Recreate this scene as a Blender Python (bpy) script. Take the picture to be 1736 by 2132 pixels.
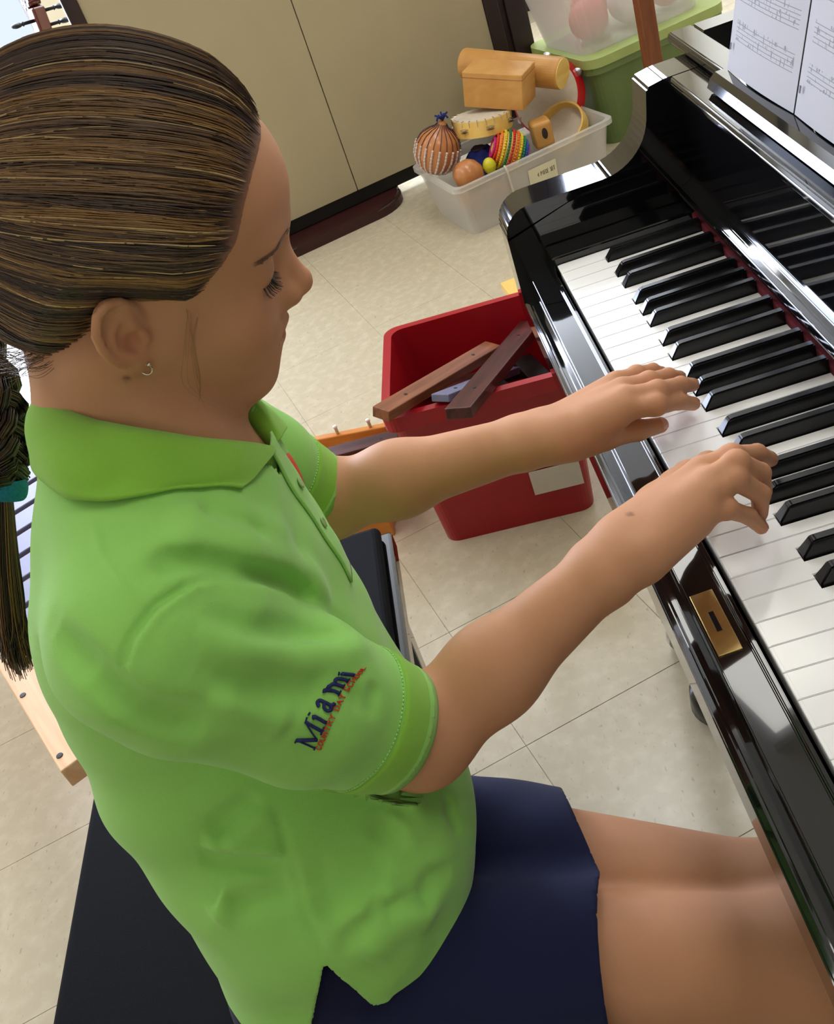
import bpy, bmesh, math, random
import numpy as np
from mathutils import Vector, Matrix

random.seed(7); np.random.seed(7)
for o in list(bpy.data.objects): bpy.data.objects.remove(o)
SC = bpy.context.scene
COL = SC.collection

# ------------------------------------------------------------------ camera
F_PX = 2149.1
CAM_R = np.array([[0.1074107, 0.949229, -0.2956811], [0.5843652, -0.3008829, -0.753649], [-0.8043508, -0.0918358, -0.5870144]])        # rows: right, down, forward
CAM_C = np.array([1.09919, -0.1306, 1.25392])
cam = bpy.data.cameras.new('camera'); cam_o = bpy.data.objects.new('camera', cam); COL.objects.link(cam_o)
cam.sensor_fit = 'VERTICAL'; cam.sensor_height = 36.0; cam.lens = F_PX / 2132.0 * 36.0
cam.clip_start = 0.02; cam.clip_end = 60
_m = Matrix.Identity(4)
for i in range(3):
    _m[i][0] = CAM_R[0][i]; _m[i][1] = -CAM_R[1][i]; _m[i][2] = -CAM_R[2][i]; _m[i][3] = CAM_C[i]
cam_o.matrix_world = _m
SC.camera = cam_o

# ------------------------------------------------------------------ world, exposure
W = bpy.data.worlds.new('world'); SC.world = W; W.use_nodes = True
W.node_tree.nodes['Background'].inputs[0].default_value = (0.75, 0.85, 1.0, 1)
W.node_tree.nodes['Background'].inputs[1].default_value = 1.0
SC.view_settings.view_transform = 'Standard'; SC.view_settings.look = 'None'
SC.view_settings.gamma = 1.0; SC.view_settings.use_curve_mapping = False
SC.view_settings.exposure = 0.12
WINDOW_W = 150.0
CLERE_W = 130.0
TROFFERS = [(-3.2, 0.52, 'the far wall'), (-1.3, 0.62, 'the bins'), (0.6, 0.62, 'the piano'), (-3.2, -1.7, 'the tall window'), (-1.0, -1.7, 'the open floor')]

# ------------------------------------------------------------------ materials
MAT = {}
def srgb(r, g, b):
    def c(v):
        v /= 255.0
        return v/12.92 if v <= 0.04045 else ((v+0.055)/1.055)**2.4
    return (c(r), c(g), c(b), 1.0)
def mat(name, col, rough=0.5, metal=0.0, spec=0.5, coat=0.0, coat_rough=0.05, noise=0.0, nscale=30.0, bump=0.0, bscale=200.0,
        trans=0.0, emit=None, estr=0.0, sss=0.0, sss_rad=(1, .4, .2), stretch=None, sheen=0.0, alpha=1.0, ior=1.45, col2=None):
    m = bpy.data.materials.new(name); m.use_nodes = True
    nt = m.node_tree; b = nt.nodes['Principled BSDF']; N = nt.nodes.new; L = nt.links.new
    b.inputs['Base Color'].default_value = col; b.inputs['Roughness'].default_value = rough
    b.inputs['Metallic'].default_value = metal; b.inputs['Specular IOR Level'].default_value = spec
    b.inputs['Coat Weight'].default_value = coat; b.inputs['Coat Roughness'].default_value = coat_rough
    b.inputs['Transmission Weight'].default_value = trans; b.inputs['IOR'].default_value = ior
    b.inputs['Alpha'].default_value = alpha
    if sheen: b.inputs['Sheen Weight'].default_value = sheen
    if sss:
        b.inputs['Subsurface Weight'].default_value = sss; b.inputs['Subsurface Radius'].default_value = sss_rad
        b.inputs['Subsurface Scale'].default_value = 0.006
    if emit is not None:
        b.inputs['Emission Color'].default_value = emit; b.inputs['Emission Strength'].default_value = estr
    tc = mp = None
    if noise or bump:
        tc = N('ShaderNodeTexCoord'); mp = N('ShaderNodeMapping'); L(tc.outputs['Object'], mp.inputs[0])
        if stretch: mp.inputs['Scale'].default_value = stretch
    if noise:
        t = N('ShaderNodeTexNoise'); t.inputs['Scale'].default_value = nscale; t.inputs['Detail'].default_value = 4
        L(mp.outputs[0], t.inputs['Vector'])
        r = N('ShaderNodeValToRGB'); r.color_ramp.elements[0].position = 0.3; r.color_ramp.elements[1].position = 0.7
        c2 = col2 if col2 else tuple(min(1, c*(1+noise)) for c in col[:3])+(1,)
        r.color_ramp.elements[0].color = tuple(c*(1-noise) for c in col[:3])+(1,)
        r.color_ramp.elements[1].color = c2
        L(t.outputs['Fac'], r.inputs[0]); L(r.outputs[0], b.inputs['Base Color'])
    if bump:
        t2 = N('ShaderNodeTexNoise'); t2.inputs['Scale'].default_value = bscale; t2.inputs['Detail'].default_value = 3
        L(mp.outputs[0], t2.inputs['Vector'])
        bp = N('ShaderNodeBump'); bp.inputs['Strength'].default_value = bump; bp.inputs['Distance'].default_value = 0.001
        L(t2.outputs['Fac'], bp.inputs['Height']); L(bp.outputs[0], b.inputs['Normal'])
    MAT[name] = m
    return m

# ------------------------------------------------------------------ mesh helpers
def tag(o, label=None, cat=None, group=None, kind=None):
    if label: o['label'] = label
    if cat: o['category'] = cat
    if group: o['group'] = group
    if kind: o['kind'] = kind
    return o
def link(name, me, m=None, parent=None, smooth=False):
    o = bpy.data.objects.new(name, me); COL.objects.link(o)
    if m is not None:
        mm = MAT[m] if isinstance(m, str) else m
        if not me.materials: me.materials.append(mm)
    if parent is not None: o.parent = parent
    if smooth: me.polygons.foreach_set('use_smooth', [True]*len(me.polygons))
    return o
def mesh_of(bm, name='mesh'):
    bmesh.ops.recalc_face_normals(bm, faces=bm.faces[:])
    me = bpy.data.meshes.new(name); bm.to_mesh(me); bm.free(); return me
def obj(name, bm, m=None, parent=None, smooth=False):
    return link(name, mesh_of(bm, name), m, parent, smooth)
def empty(name, loc=(0, 0, 0), rz=0.0):
    o = bpy.data.objects.new(name, None); COL.objects.link(o); o.location = loc; o.rotation_euler = (0, 0, rz)
    o.empty_display_size = 0.05
    return o
def pydata(name, v, f, m=None, parent=None, smooth=False):
    me = bpy.data.meshes.new(name); me.from_pydata([tuple(map(float, p)) for p in v], [], [tuple(map(int, q)) for q in f]); me.update()
    return link(name, me, m, parent, smooth)
def bx(bm, x0, x1, y0, y1, z0, z1, bev=0.0, seg=2, M=None):
    r = bmesh.ops.create_cube(bm, size=1.0); vs = r['verts']
    for v in vs:
        v.co = Vector(((x0+x1)/2+v.co.x*(x1-x0), (y0+y1)/2+v.co.y*(y1-y0), (z0+z1)/2+v.co.z*(z1-z0)))
    if bev:
        es = list({e for v in vs for e in v.link_edges})
        rr = bmesh.ops.bevel(bm, geom=es, offset=bev, segments=seg, affect='EDGES', profile=0.5)
        vs = list({v for f in rr['faces'] for v in f.verts} | {v for v in vs if v.is_valid})
    if M is not None:
        bmesh.ops.transform(bm, matrix=M, verts=vs)
    return vs
def box_obj(name, x0, x1, y0, y1, z0, z1, m, parent=None, bev=0.0, seg=2):
    bm = bmesh.new(); bx(bm, x0, x1, y0, y1, z0, z1, bev, seg); return obj(name, bm, m, parent)
def prism(bm, prof, axis, a, b, M=None):
    """extrude a closed 2D profile along an axis; prof in the other two axes (cyclic order x,y,z)."""
    def P(t, q):
        if axis == 0: return Vector((t, q[0], q[1]))
        if axis == 1: return Vector((q[0], t, q[1]))
        return Vector((q[0], q[1], t))
    A = [bm.verts.new(P(a, q)) for q in prof]; B = [bm.verts.new(P(b, q)) for q in prof]
    n = len(prof)
    for i in range(n): bm.faces.new((A[i], A[(i+1) % n], B[(i+1) % n], B[i]))
    bm.faces.new(A[::-1]); bm.faces.new(B)
    if M is not None: bmesh.ops.transform(bm, matrix=M, verts=A+B)
    return A+B
def lathe(bm, prof, n=32, M=None, close=False):
    """prof: list of (r,z); revolve about z."""
    rings = []
    for r, z in prof:
        rings.append([bm.verts.new((r*math.cos(2*math.pi*i/n), r*math.sin(2*math.pi*i/n), z)) for i in range(n)])
    for a, b in zip(rings, rings[1:] + ([rings[0]] if close else [])):
        for i in range(n): bm.faces.new((a[i], a[(i+1) % n], b[(i+1) % n], b[i]))
    if not close:
        if prof[0][0] > 1e-6: bm.faces.new(rings[0][::-1])
        if prof[-1][0] > 1e-6: bm.faces.new(rings[-1])
    vs = [v for r in rings for v in r]
    if M is not None: bmesh.ops.transform(bm, matrix=M, verts=vs)
    return vs
def tube(bm, pts, rad, n=8, cap=True):
    pts = [Vector(p) for p in pts]; k = len(pts)
    rad = [rad]*k if not hasattr(rad, '__len__') else rad
    rings = []; up = None
    for i in range(k):
        t = (pts[min(i+1, k-1)]-pts[max(i-1, 0)]).normalized()
        if up is None:
            up = Vector((0, 0, 1)) if abs(t.z) < 0.9 else Vector((1, 0, 0))
        s = t.cross(up); s.normalize(); u2 = s.cross(t); up = u2
        rings.append([bm.verts.new(pts[i]+rad[i]*(s*math.cos(2*math.pi*j/n)+u2*math.sin(2*math.pi*j/n))) for j in range(n)])
    for a, b in zip(rings, rings[1:]):
        for j in range(n): bm.faces.new((a[j], a[(j+1) % n], b[(j+1) % n], b[j]))
    if cap: bm.faces.new(rings[0][::-1]); bm.faces.new(rings[-1])
    return [v for r in rings for v in r]
def catmull(pts, n):
    pts = np.asarray(pts, float); k = len(pts)
    t = np.linspace(0, k-1, n); i = np.clip(t.astype(int), 0, k-2); u = (t-i)[:, None]
    g = lambda j: pts[np.clip(j, 0, k-1)]
    p0, p1, p2, p3 = g(i-1), g(i), g(i+1), g(i+2)
    return 0.5*((2*p1)+(-p0+p2)*u+(2*p0-5*p1+4*p2-p3)*u**2+(-p0+3*p1-3*p2+p3)*u**3)
# ------------------------------------------------------------------ room frame (the room stands turned against the piano)
RA = math.radians(16.0)
RM = Matrix.Rotation(RA, 4, 'Z')
def rm(a, b, z=0.0):
    return (a*math.cos(RA)-b*math.sin(RA), a*math.sin(RA)+b*math.cos(RA), z)

def speckle(name, base, dark, light, rough, spec=0.5):
    m = mat(name, base, rough=rough, spec=spec)
    nt = m.node_tree; N = nt.nodes.new; L = nt.links.new; b = nt.nodes['Principled BSDF']
    g = N('ShaderNodeNewGeometry')
    def blot(scale, lo, hi, stretch):
        mp = N('ShaderNodeMapping'); mp.inputs['Scale'].default_value = stretch; mp.inputs['Rotation'].default_value = (0, 0, 0.6)
        L(g.outputs['Position'], mp.inputs[0])
        t = N('ShaderNodeTexNoise'); t.inputs['Scale'].default_value = scale; t.inputs['Detail'].default_value = 3
        L(mp.outputs[0], t.inputs['Vector'])
        r = N('ShaderNodeValToRGB'); r.color_ramp.elements[0].position = lo; r.color_ramp.elements[1].position = hi
        L(t.outputs['Fac'], r.inputs[0]); return r
    r1 = blot(70, 0.64, 0.74, (1, 2.2, 1)); r2 = blot(38, 0.45, 0.75, (1, 1, 1))
    m1 = N('ShaderNodeMixRGB'); m1.inputs[1].default_value = base; m1.inputs[2].default_value = light; L(r2.outputs[0], m1.inputs[0])
    m2 = N('ShaderNodeMixRGB'); m2.inputs[2].default_value = dark; L(m1.outputs[0], m2.inputs[1])
    mu = N('ShaderNodeMath'); mu.operation = 'MULTIPLY'; mu.inputs[1].default_value = 0.55; L(r1.outputs[0], mu.inputs[0]); L(mu.outputs[0], m2.inputs[0])
    L(m2.outputs[0], b.inputs['Base Color'])
    t3 = N('ShaderNodeTexNoise'); t3.inputs['Scale'].default_value = 9; L(g.outputs['Position'], t3.inputs['Vector'])
    mr = N('ShaderNodeMapRange'); mr.inputs[3].default_value = rough*0.75; mr.inputs[4].default_value = rough*1.35
    L(t3.outputs['Fac'], mr.inputs[0]); L(mr.outputs[0], b.inputs['Roughness'])
    return m
speckle('vinyl_tile', srgb(190, 179, 154), srgb(140, 128, 108), srgb(202, 192, 168), 0.17)
mat('tile_joint', srgb(140, 128, 108), 0.8)
mat('wall_paint', srgb(214, 206, 184), 0.75, noise=0.03, nscale=3)
mat('ceiling_paint', srgb(225, 222, 212), 0.9, noise=0.04, nscale=60)
mat('base_rubber', srgb(40, 32, 28), 0.5, noise=0.1)
mat('lamp_glow', (1, 1, 1, 1), 0.6, emit=(1.0, 0.97, 0.90, 1), estr=6.0)
mat('lamp_metal', srgb(230, 230, 228), 0.4, noise=0.02)
mat('daylight', (1, 1, 1, 1), 0.6, emit=(0.80, 0.88, 1.0, 1), estr=9.0)
mat('frame_white', srgb(205, 205, 218), 0.4, noise=0.03)
mat('window_glass', (1, 1, 1, 1), 0.02, trans=1.0, ior=1.02)

A0, A1, B0, B1, H = -3.9, 3.2, -3.0, 2.6, 2.72
# floor slab + vinyl tiles
bm = bmesh.new(); bx(bm, A0, A1, B0, B1, -0.08, -0.0012, M=RM)
floor = tag(obj('floor', bm, 'tile_joint'), kind='structure')
TS = 0.305
tm = bmesh.new(); bx(tm, 0.0003, TS-0.0003, 0.0003, TS-0.0003, -0.003, 0.0)
bmesh.ops.bevel(tm, geom=[e for e in tm.edges if all(v.co.z > -0.001 for v in e.verts)], offset=0.0005, segments=1, affect='EDGES')
tile_me = mesh_of(tm, 'tile'); tile_me.materials.append(MAT['vinyl_tile'])
o1 = -0.32-TS*20; o2 = 0.075-TS*20
rest = bmesh.new()
for i in range(40):
    for j in range(40):
        a, b = o1+i*TS, o2+j*TS
        if a < A0+0.0 or a+TS > A1 or b < B0 or b+TS > B1: continue
        if -2.8 < a < 0.75 and -1.75 < b < 1.35:
            t = bpy.data.objects.new('tile', tile_me); COL.objects.link(t); t.parent = floor
            t.location = rm(a, b, 0.0003*math.sin(i*7.1+j*3.3)*0.5); t.rotation_euler = (0, 0, RA)
        else:
            bx(rest, a+0.0006, a+TS-0.0006, b+0.0006, b+TS-0.0006, -0.003, 0.0)
bmesh.ops.transform(rest, matrix=RM, verts=rest.verts)
tag(obj('outer_tiles', rest, 'vinyl_tile', floor), kind='stuff')

def wall(name, a0, a1, b0, b1, z0, z1, m='wall_paint'):
    bm = bmesh.new(); bx(bm, a0, a1, b0, b1, z0, z1, M=RM); return tag(obj(name, bm, m), kind='structure')
# far wall with a tall window in it
WB0, WB1, WZ0, WZ1 = -1.85, -0.29, 0.45, 2.25
CB0, CB1, CZ0, CZ1 = -0.10, 2.20, 2.02, 2.60
bm = bmesh.new()
bx(bm, A0-0.12, A0, B0, WB0, 0, H, M=RM); bx(bm, A0-0.12, A0, WB1, CB0, 0, H, M=RM); bx(bm, A0-0.12, A0, CB1, B1, 0, H, M=RM)
bx(bm, A0-0.12, A0, CB0, CB1, 0, CZ0, M=RM); bx(bm, A0-0.12, A0, CB0, CB1, CZ1, H, M=RM)
bx(bm, A0-0.12, A0, WB0, WB1, 0, WZ0, M=RM); bx(bm, A0-0.12, A0, WB0, WB1, WZ1, H, M=RM)
tag(obj('wall_far', bm, 'wall_paint'), kind='structure')
wall('wall_left', A0, A1, B0-0.12, B0, 0, H); wall('wall_right', A0, A1, B1, B1+0.12, 0, H)
wall('wall_near', A1, A1+0.12, B0, B1, 0, H)
wall('ceiling', A0, A1, B0, B1, H, H+0.1, 'ceiling_paint')
for nm, q in (('baseboard_left', (A0, A1, B0, B0+0.012)), ('baseboard_right', (A0, A1, B1-0.012, B1)), ('baseboard_near', (A1-0.012, A1, B0+0.012, B1-0.012)), ('baseboard_far', (A0, A0+0.012, B0+0.012, B1-0.012))):
    wall(nm, *q, 0.0, 0.10, 'base_rubber')
bm = bmesh.new()
win = tag(empty('window_1', rm(A0-0.06, (WB0+WB1)/2, WZ0), RA), kind='structure')
hw = (WB1-WB0)/2; hz = WZ1-WZ0
bm = bmesh.new()
for q in ((-hw, -hw+0.07), (hw-0.07, hw), (-0.035, 0.035)): bx(bm, -0.03, 0.05, q[0], q[1], 0, hz, 0.004)
for q in ((0, 0.07), (hz-0.07, hz), (hz*0.5-0.03, hz*0.5+0.03)): bx(bm, -0.03, 0.05, -hw, hw, q[0], q[1], 0.004)
obj('window_frame', bm, 'frame_white', win)
for s in (-1, 1):
    for z0, z1 in ((0.07, hz*0.5-0.03), (hz*0.5+0.03, hz-0.07)):
        y0, y1 = (0.035, hw-0.07) if s > 0 else (-hw+0.07, -0.035)
        box_obj('pane', 0.006, 0.010, y0, y1, z0, z1, 'window_glass', win)
bm = bmesh.new(); bx(bm, -0.02, 0.12, -hw-0.03, hw+0.03, -0.03, 0.0, 0.005); obj('window_sill', bm, 'frame_white', win)

# clerestory window high on the same wall
cw_ = tag(empty('window_2', rm(A0-0.06, (CB0+CB1)/2, CZ0), RA), kind='structure')
hw = (CB1-CB0)/2; hz = CZ1-CZ0
bm = bmesh.new()
for q in (-hw, -hw/3-.02, hw/3-.02, hw-.04): bx(bm, -0.03, 0.05, q, q+.04, 0, hz, 0.004)
for q in ((0, 0.04), (hz-0.04, hz)): bx(bm, -0.03, 0.05, -hw, hw, q[0], q[1], 0.004)
obj('window_frame', bm, 'frame_white', cw_)
for k in range(3):
    y0 = (-hw+.04, -hw/3+.02, hw/3+.02)[k]; y1 = (-hw/3-.02, hw/3-.02, hw-.04)[k]
    box_obj('pane', 0.006, 0.010, y0, y1, .04, hz-.04, 'window_glass', cw_)
# daylight comes in through the windows
lc = bpy.data.lights.new('clerestory_daylight', 'AREA'); lc.shape = 'RECTANGLE'; lc.size = CB1-CB0-.1; lc.size_y = .5
lc.energy = CLERE_W; lc.color = (0.68, 0.77, 1.0)
lco = bpy.data.objects.new('clerestory_daylight', lc); COL.objects.link(lco); lco.location = rm(A0+0.02, (CB0+CB1)/2, (CZ0+CZ1)/2)
lco.rotation_euler = (math.radians(90), 0, RA-math.radians(90))
ld = bpy.data.lights.new('window_daylight', 'AREA'); ld.shape = 'RECTANGLE'; ld.size = 1.5; ld.size_y = 1.7
ld.energy = WINDOW_W; ld.color = (0.66, 0.75, 1.0)
lo = bpy.data.objects.new('window_daylight', ld); COL.objects.link(lo); lo.location = rm(A0+0.02, (WB0+WB1)/2, (WZ0+WZ1)/2)
lo.rotation_euler = (math.radians(90), 0, RA-math.radians(90))

# ceiling troffers
def troffer(a, b, label, on=True):
    t = tag(empty('ceiling_light', rm(a, b, H), RA), label, 'ceiling light', 'fluorescent ceiling lights')
    bm = bmesh.new()
    for q in ((-0.62, -0.59, -0.31, 0.31), (0.59, 0.62, -0.31, 0.31), (-0.59, 0.59, -0.31, -0.28), (-0.59, 0.59, 0.28, 0.31)):
        bx(bm, q[0], q[1], q[2], q[3], -0.03, 0.0, 0.003)
    obj('frame', bm, 'lamp_metal', t)
    box_obj('diffuser', -0.59, 0.59, -0.28, 0.28, -0.02, -0.008, 'lamp_glow', t)
for a, b, w in TROFFERS:
    troffer(a, b, 'white fluorescent ceiling light above '+w)
# ------------------------------------------------------------------ piano (keyboard runs along x, front of keys at y=0)
mat('lacquer', (0.004, 0.004, 0.005, 1), 0.06, spec=0.5, coat=0.6, coat_rough=0.02, noise=0.15, nscale=8)
mat('ivory', srgb(247, 247, 246), 0.12, spec=0.5, noise=0.015, nscale=40)
mat('key_side', srgb(196, 170, 128), 0.6, noise=0.08, nscale=60)
mat('ebony', (0.006, 0.006, 0.007, 1), 0.22, noise=0.2, nscale=90)
mat('red_felt', srgb(92, 10, 28), 0.95, noise=0.25, nscale=400, bump=0.5, bscale=900)
mat('brass', srgb(212, 186, 122), 0.25, metal=1.0, noise=0.1, nscale=120)
mat('steel', srgb(190, 190, 195), 0.25, metal=1.0, noise=0.05)
mat('paper', srgb(226, 226, 232), 0.85, noise=0.01, nscale=20)
mat('print', srgb(120, 120, 136), 0.9, noise=0.05)
piano = tag(empty('piano', (0.6, 0.4, 0)), 'glossy black piano with open keyboard and sheet music on its ledge', 'piano')
KZ = 0.725; U = 0.0235; NK = 52
def pp(name, bm, m, parent=None, smooth=False):
    o = obj(name, bm, m, piano if parent is None else parent, smooth)
    o.matrix_parent_inverse = Matrix.Translation((-0.6, -0.4, 0)) if parent is None else Matrix.Identity(4)
    return o
def place_white(i, me, me2):
    o = bpy.data.objects.new('white_key', me); COL.objects.link(o); o.parent = piano
    o.location = (i*U+U/2-0.6, -0.4, KZ)
    return o
# white keys: front part full width, tail notched where the black keys sit
seq = ['A', 'B', 'C', 'D', 'E', 'F', 'G']
has_sharp = {'A': 1, 'B': 0, 'C': 1, 'D': 1, 'E': 0, 'F': 1, 'G': 1}
off = {'A': .12, 'C': -.12, 'D': .12, 'F': -.14, 'G': 0.0}
BW = 0.0118
kinds = {}
def white_mesh(lcut, rcut):
    hw = U/2-0.00018; l = -hw+lcut; r = hw-rcut
    prof = [(-hw, 0), (hw, 0), (hw, 0.0495), (r, 0.0495), (r, 0.158), (l, 0.158), (l, 0.0495), (-hw, 0.0495)]
    q = []
    for p in prof:
        if not q or abs(p[0]-q[-1][0])+abs(p[1]-q[-1][1]) > 1e-6: q.append(p)
    bm = bmesh.new()
    prism(bm, q, 2, -0.020, 0.0)
    bmesh.ops.recalc_face_normals(bm, faces=bm.faces[:])
    es = [e for e in bm.edges if all(v.co.z > -1e-5 for v in e.verts)]
    bmesh.ops.bevel(bm, geom=es, offset=0.0006, segments=2, affect='EDGES')
    vs = bx(bm, -hw, hw, -0.0018, 0.004, -0.0035, -0.0002, 0.0008)
    return mesh_of(bm, 'white_key')
for i in range(NK):
    n = seq[i % 7]; pn = seq[(i-1) % 7]
    rc = lc = 0.0
    if has_sharp[n] and i < NK-1: rc = max(0.0, BW/2-off[n]*U+0.0012)
    if has_sharp[pn] and i > 0: lc = max(0.0, BW/2+off[pn]*U+0.0012)
    k = (round(lc, 5), round(rc, 5))
    if k not in kinds:
        me = white_mesh(lc, rc); me.materials.append(MAT['ivory']); kinds[k] = me
    place_white(i, kinds[k], None)
# black keys
def black_mesh():
    bm = bmesh.new(); w0, w1 = BW/2, BW/2-0.0018
    prof = [(0.0500, -0.004), (0.0500, 0.0015), (0.0575, 0.0118), (0.0600, 0.0128), (0.150, 0.0128), (0.158, 0.0128), (0.158, -0.004)]
    A = [bm.verts.new((-(w0 if z < 0.005 else w1), y, z)) for y, z in prof]
    B = [bm.verts.new(((w0 if z < 0.005 else w1), y, z)) for y, z in prof]
    m = len(prof)
    for i in range(m): bm.faces.new((A[i], A[(i+1) % m], B[(i+1) % m], B[i]))
    bm.faces.new(A[::-1]); bm.faces.new(B)
    bmesh.ops.recalc_face_normals(bm, faces=bm.faces[:])
    es = [e for e in bm.edges if all(v.co.z > 0.01 for v in e.verts) or (abs(e.verts[0].co.z-e.verts[1].co.z) > 0.004 and min(v.co.y for v in e.verts) < 0.06)]
    bmesh.ops.bevel(bm, geom=es, offset=0.0012, segments=2, affect='EDGES')
    return mesh_of(bm, 'black_key')
bk = black_mesh(); bk.materials.append(MAT['ebony'])
for i in range(NK-1):
    n = seq[i % 7]
    if has_sharp[n]:
        o = bpy.data.objects.new('black_key', bk); COL.objects.link(o); o.parent = piano
        o.location = ((i+1+off[n])*U-0.6, -0.4, KZ)
KL = NK*U
# felt strip behind the keys, red with little tufts between the keys
bm = bmesh.new(); bx(bm, -0.01, KL+0.01, 0.158, 0.164, KZ-0.012, KZ+0.008, 0.001); pp('felt_strip', bm, 'red_felt')
# key blocks at both ends
for a, b in ((-0.037, -0.001), (KL+0.001, KL+0.037)):
    bm = bmesh.new(); bx(bm, a, b, -0.006, 0.162, KZ-0.05, KZ+0.010, 0.003, 3); pp('key_block', bm, 'lacquer')
# key slip in front of the keys, sloping forward, with its rounded top
def extr(name, prof, x0, x1, m='lacquer', bev=0.0):
    bm = bmesh.new(); prism(bm, prof, 0, x0, x1)
    if bev:
        bmesh.ops.recalc_face_normals(bm, faces=bm.faces[:])
        bmesh.ops.bevel(bm, geom=[e for e in bm.edges if abs(e.verts[0].co.x-e.verts[1].co.x) > 0.01], offset=bev, segments=3, affect='EDGES')
    return pp(name, bm, m)
extr('key_slip', [(-0.0045, KZ-0.009), (-0.008, KZ-0.009), (-0.009, KZ-0.012), (-0.033, KZ-0.0135), (-0.034, KZ-0.050), (-0.0045, KZ-0.050)], -0.037, KL+0.037, bev=0.0008)
extr('key_bed', [(-0.040, KZ-0.048), (-0.046, KZ-0.051), (-0.046, KZ-0.088), (-0.041, KZ-0.094), (0.55, KZ-0.094), (0.55, KZ-0.05), (0.0, KZ-0.05), (0.0, KZ-0.046)], -0.037, KL+0.037, bev=0.0015)
# brass lock plate let into the slip
pl_c = Vector((0.588, -0.0225, KZ-0.0131)); tilt = math.atan2(0.0015, 0.024)
bm = bmesh.new(); bx(bm, -0.031, 0.031, -0.0085, 0.0085, 0.0, 0.0016, 0.0005)
bmesh.ops.bevel(bm, geom=[e for e in bm.edges if abs(e.verts[0].co.z-e.verts[1].co.z) > 0.0005 and abs(e.verts[0].co.x) > 0.03], offset=0.003, segments=2, affect='EDGES')
bmesh.ops.transform(bm, matrix=Matrix.Translation(pl_c) @ Matrix.Rotation(tilt, 4, 'X'), verts=bm.verts)
lp = pp('lock_plate', bm, 'brass')
bm = bmesh.new(); bx(bm, -0.010, 0.010, -0.0020, 0.0020, 0.0012, 0.0019, 0.0003)
bmesh.ops.transform(bm, matrix=Matrix.Translation(pl_c) @ Matrix.Rotation(tilt, 4, 'X'), verts=bm.verts)
pp('key_slot', bm, 'ebony', lp)
# cheeks (arms): flat top at 0.79 then an S-curve up to the case
def arc(cx_, cz_, r, a0, a1, n=8):
    return [(cx_+r*math.cos(math.radians(a0+(a1-a0)*i/n)), cz_+r*math.sin(math.radians(a0+(a1-a0)*i/n))) for i in range(n+1)]
chk = [(-0.046, 0.631), (-0.046, 0.755)] + arc(-0.014, 0.758, 0.032, 180, 90) + [(0.075, 0.790)] + arc(0.075, 0.850, 0.060, 270, 352, 12) + [(0.139, 0.872), (0.160, 0.8755), (0.226, 0.8755), (0.226, 0.631)]
for x0, x1 in ((-0.092, -0.037), (KL+0.037, KL+0.092)):
    extr('cheek', chk, x0, x1, bev=0.003)
# fallboard: a nose strip low above the keys, then the upright board with a ledge on top
extr('fallboard', [(0.164, 0.738), (0.160, 0.741), (0.158, 0.746), (0.160, 0.751), (0.166, 0.754), (0.172, 0.756), (0.176, 0.862), (0.195, 0.862), (0.195, 0.733), (0.168, 0.733)], -0.0365, KL+0.0365, bev=0.001)
extr('fallboard_cap', [(0.166, 0.863), (0.163, 0.866), (0.163, 0.872), (0.167, 0.875), (0.215, 0.875), (0.215, 0.863)], -0.0365, KL+0.0365, bev=0.0012)
# case top and body
extr('case_top', [(0.200, 0.876), (0.197, 0.880), (0.197, 0.886), (0.200, 0.889), (0.226, 0.889), (0.226, 0.876)], -0.140, KL+0.140, bev=0.0012)
for x0, x1 in ((-0.140, -0.105), (KL+0.105, KL+0.140)): extr('case_side', [(0.2265, 0.632), (0.2265, 0.889), (0.62, 0.889), (0.62, 0.632)], x0, x1, bev=0.002)
extr('case_rear', [(0.59, 0.632), (0.59, 0.889), (0.62, 0.889), (0.62, 0.632)], -0.1045, KL+0.1045)
extr('case_floor', [(0.2265, 0.70), (0.2265, 0.72), (0.589, 0.72), (0.589, 0.70)], -0.1045, KL+0.1045, 'ebony')
extr('lower_panel', [(0.42, 0.08), (0.42, 0.63), (0.58, 0.63), (0.58, 0.08)], -0.0365, KL+0.0365)
# music shelf with a bevelled front and the desk leaning back
extr('music_shelf', [(0.182, 0.889), (0.178, 0.881), (0.182, 0.8765), (0.1965, 0.8765), (0.1965, 0.8895), (0.235, 0.8895), (0.235, 0.894), (0.188, 0.894)], 0.050, KL-0.05)
bm = bmesh.new(); bx(bm, 0.06, KL-0.06, 0.0, 0.014, 0.0, 0.26, 0.004)
bmesh.ops.transform(bm, matrix=Matrix.Translation((0, 0.2045, 0.8945)) @ Matrix.Rotation(math.radians(-14), 4, 'X'), verts=bm.verts)
pp('music_desk', bm, 'lacquer')
# legs with casters, pedals on a lyre box
for x in (-0.055, KL+0.055):
    bm = bmesh.new(); bx(bm, x-0.028, x+0.028, 0.03, 0.085, 0.075, 0.631, 0.006)
    for v in bm.verts:
        if v.co.z < 0.3: v.co.x = x+(v.co.x-x)*0.75
    lg = pp('leg', bm, 'lacquer')
    bm = bmesh.new(); lathe(bm, [(0.0, 0.045), (0.014, 0.045), (0.016, 0.075), (0.0, 0.075)], 16, Matrix.Translation((x, 0.057, 0)))
    lathe(bm, [(0.0, -0.01), (0.022, -0.01), (0.024, 0.0), (0.022, 0.01), (0.0, 0.01)], 20, Matrix.Translation((x, 0.057, 0.0245)) @ Matrix.Rotation(math.pi/2, 4, 'Y'))
    pp('caster', bm, 'steel', None)

bm = bmesh.new(); lathe(bm, [(0, 0), (.040, 0), (.048, .012), (.046, .045), (.030, .062), (0, .066)], 28, Matrix.Translation((0.085, 0.075, 0)))
pp('pedal', bm, 'ebony', None, True)
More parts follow.
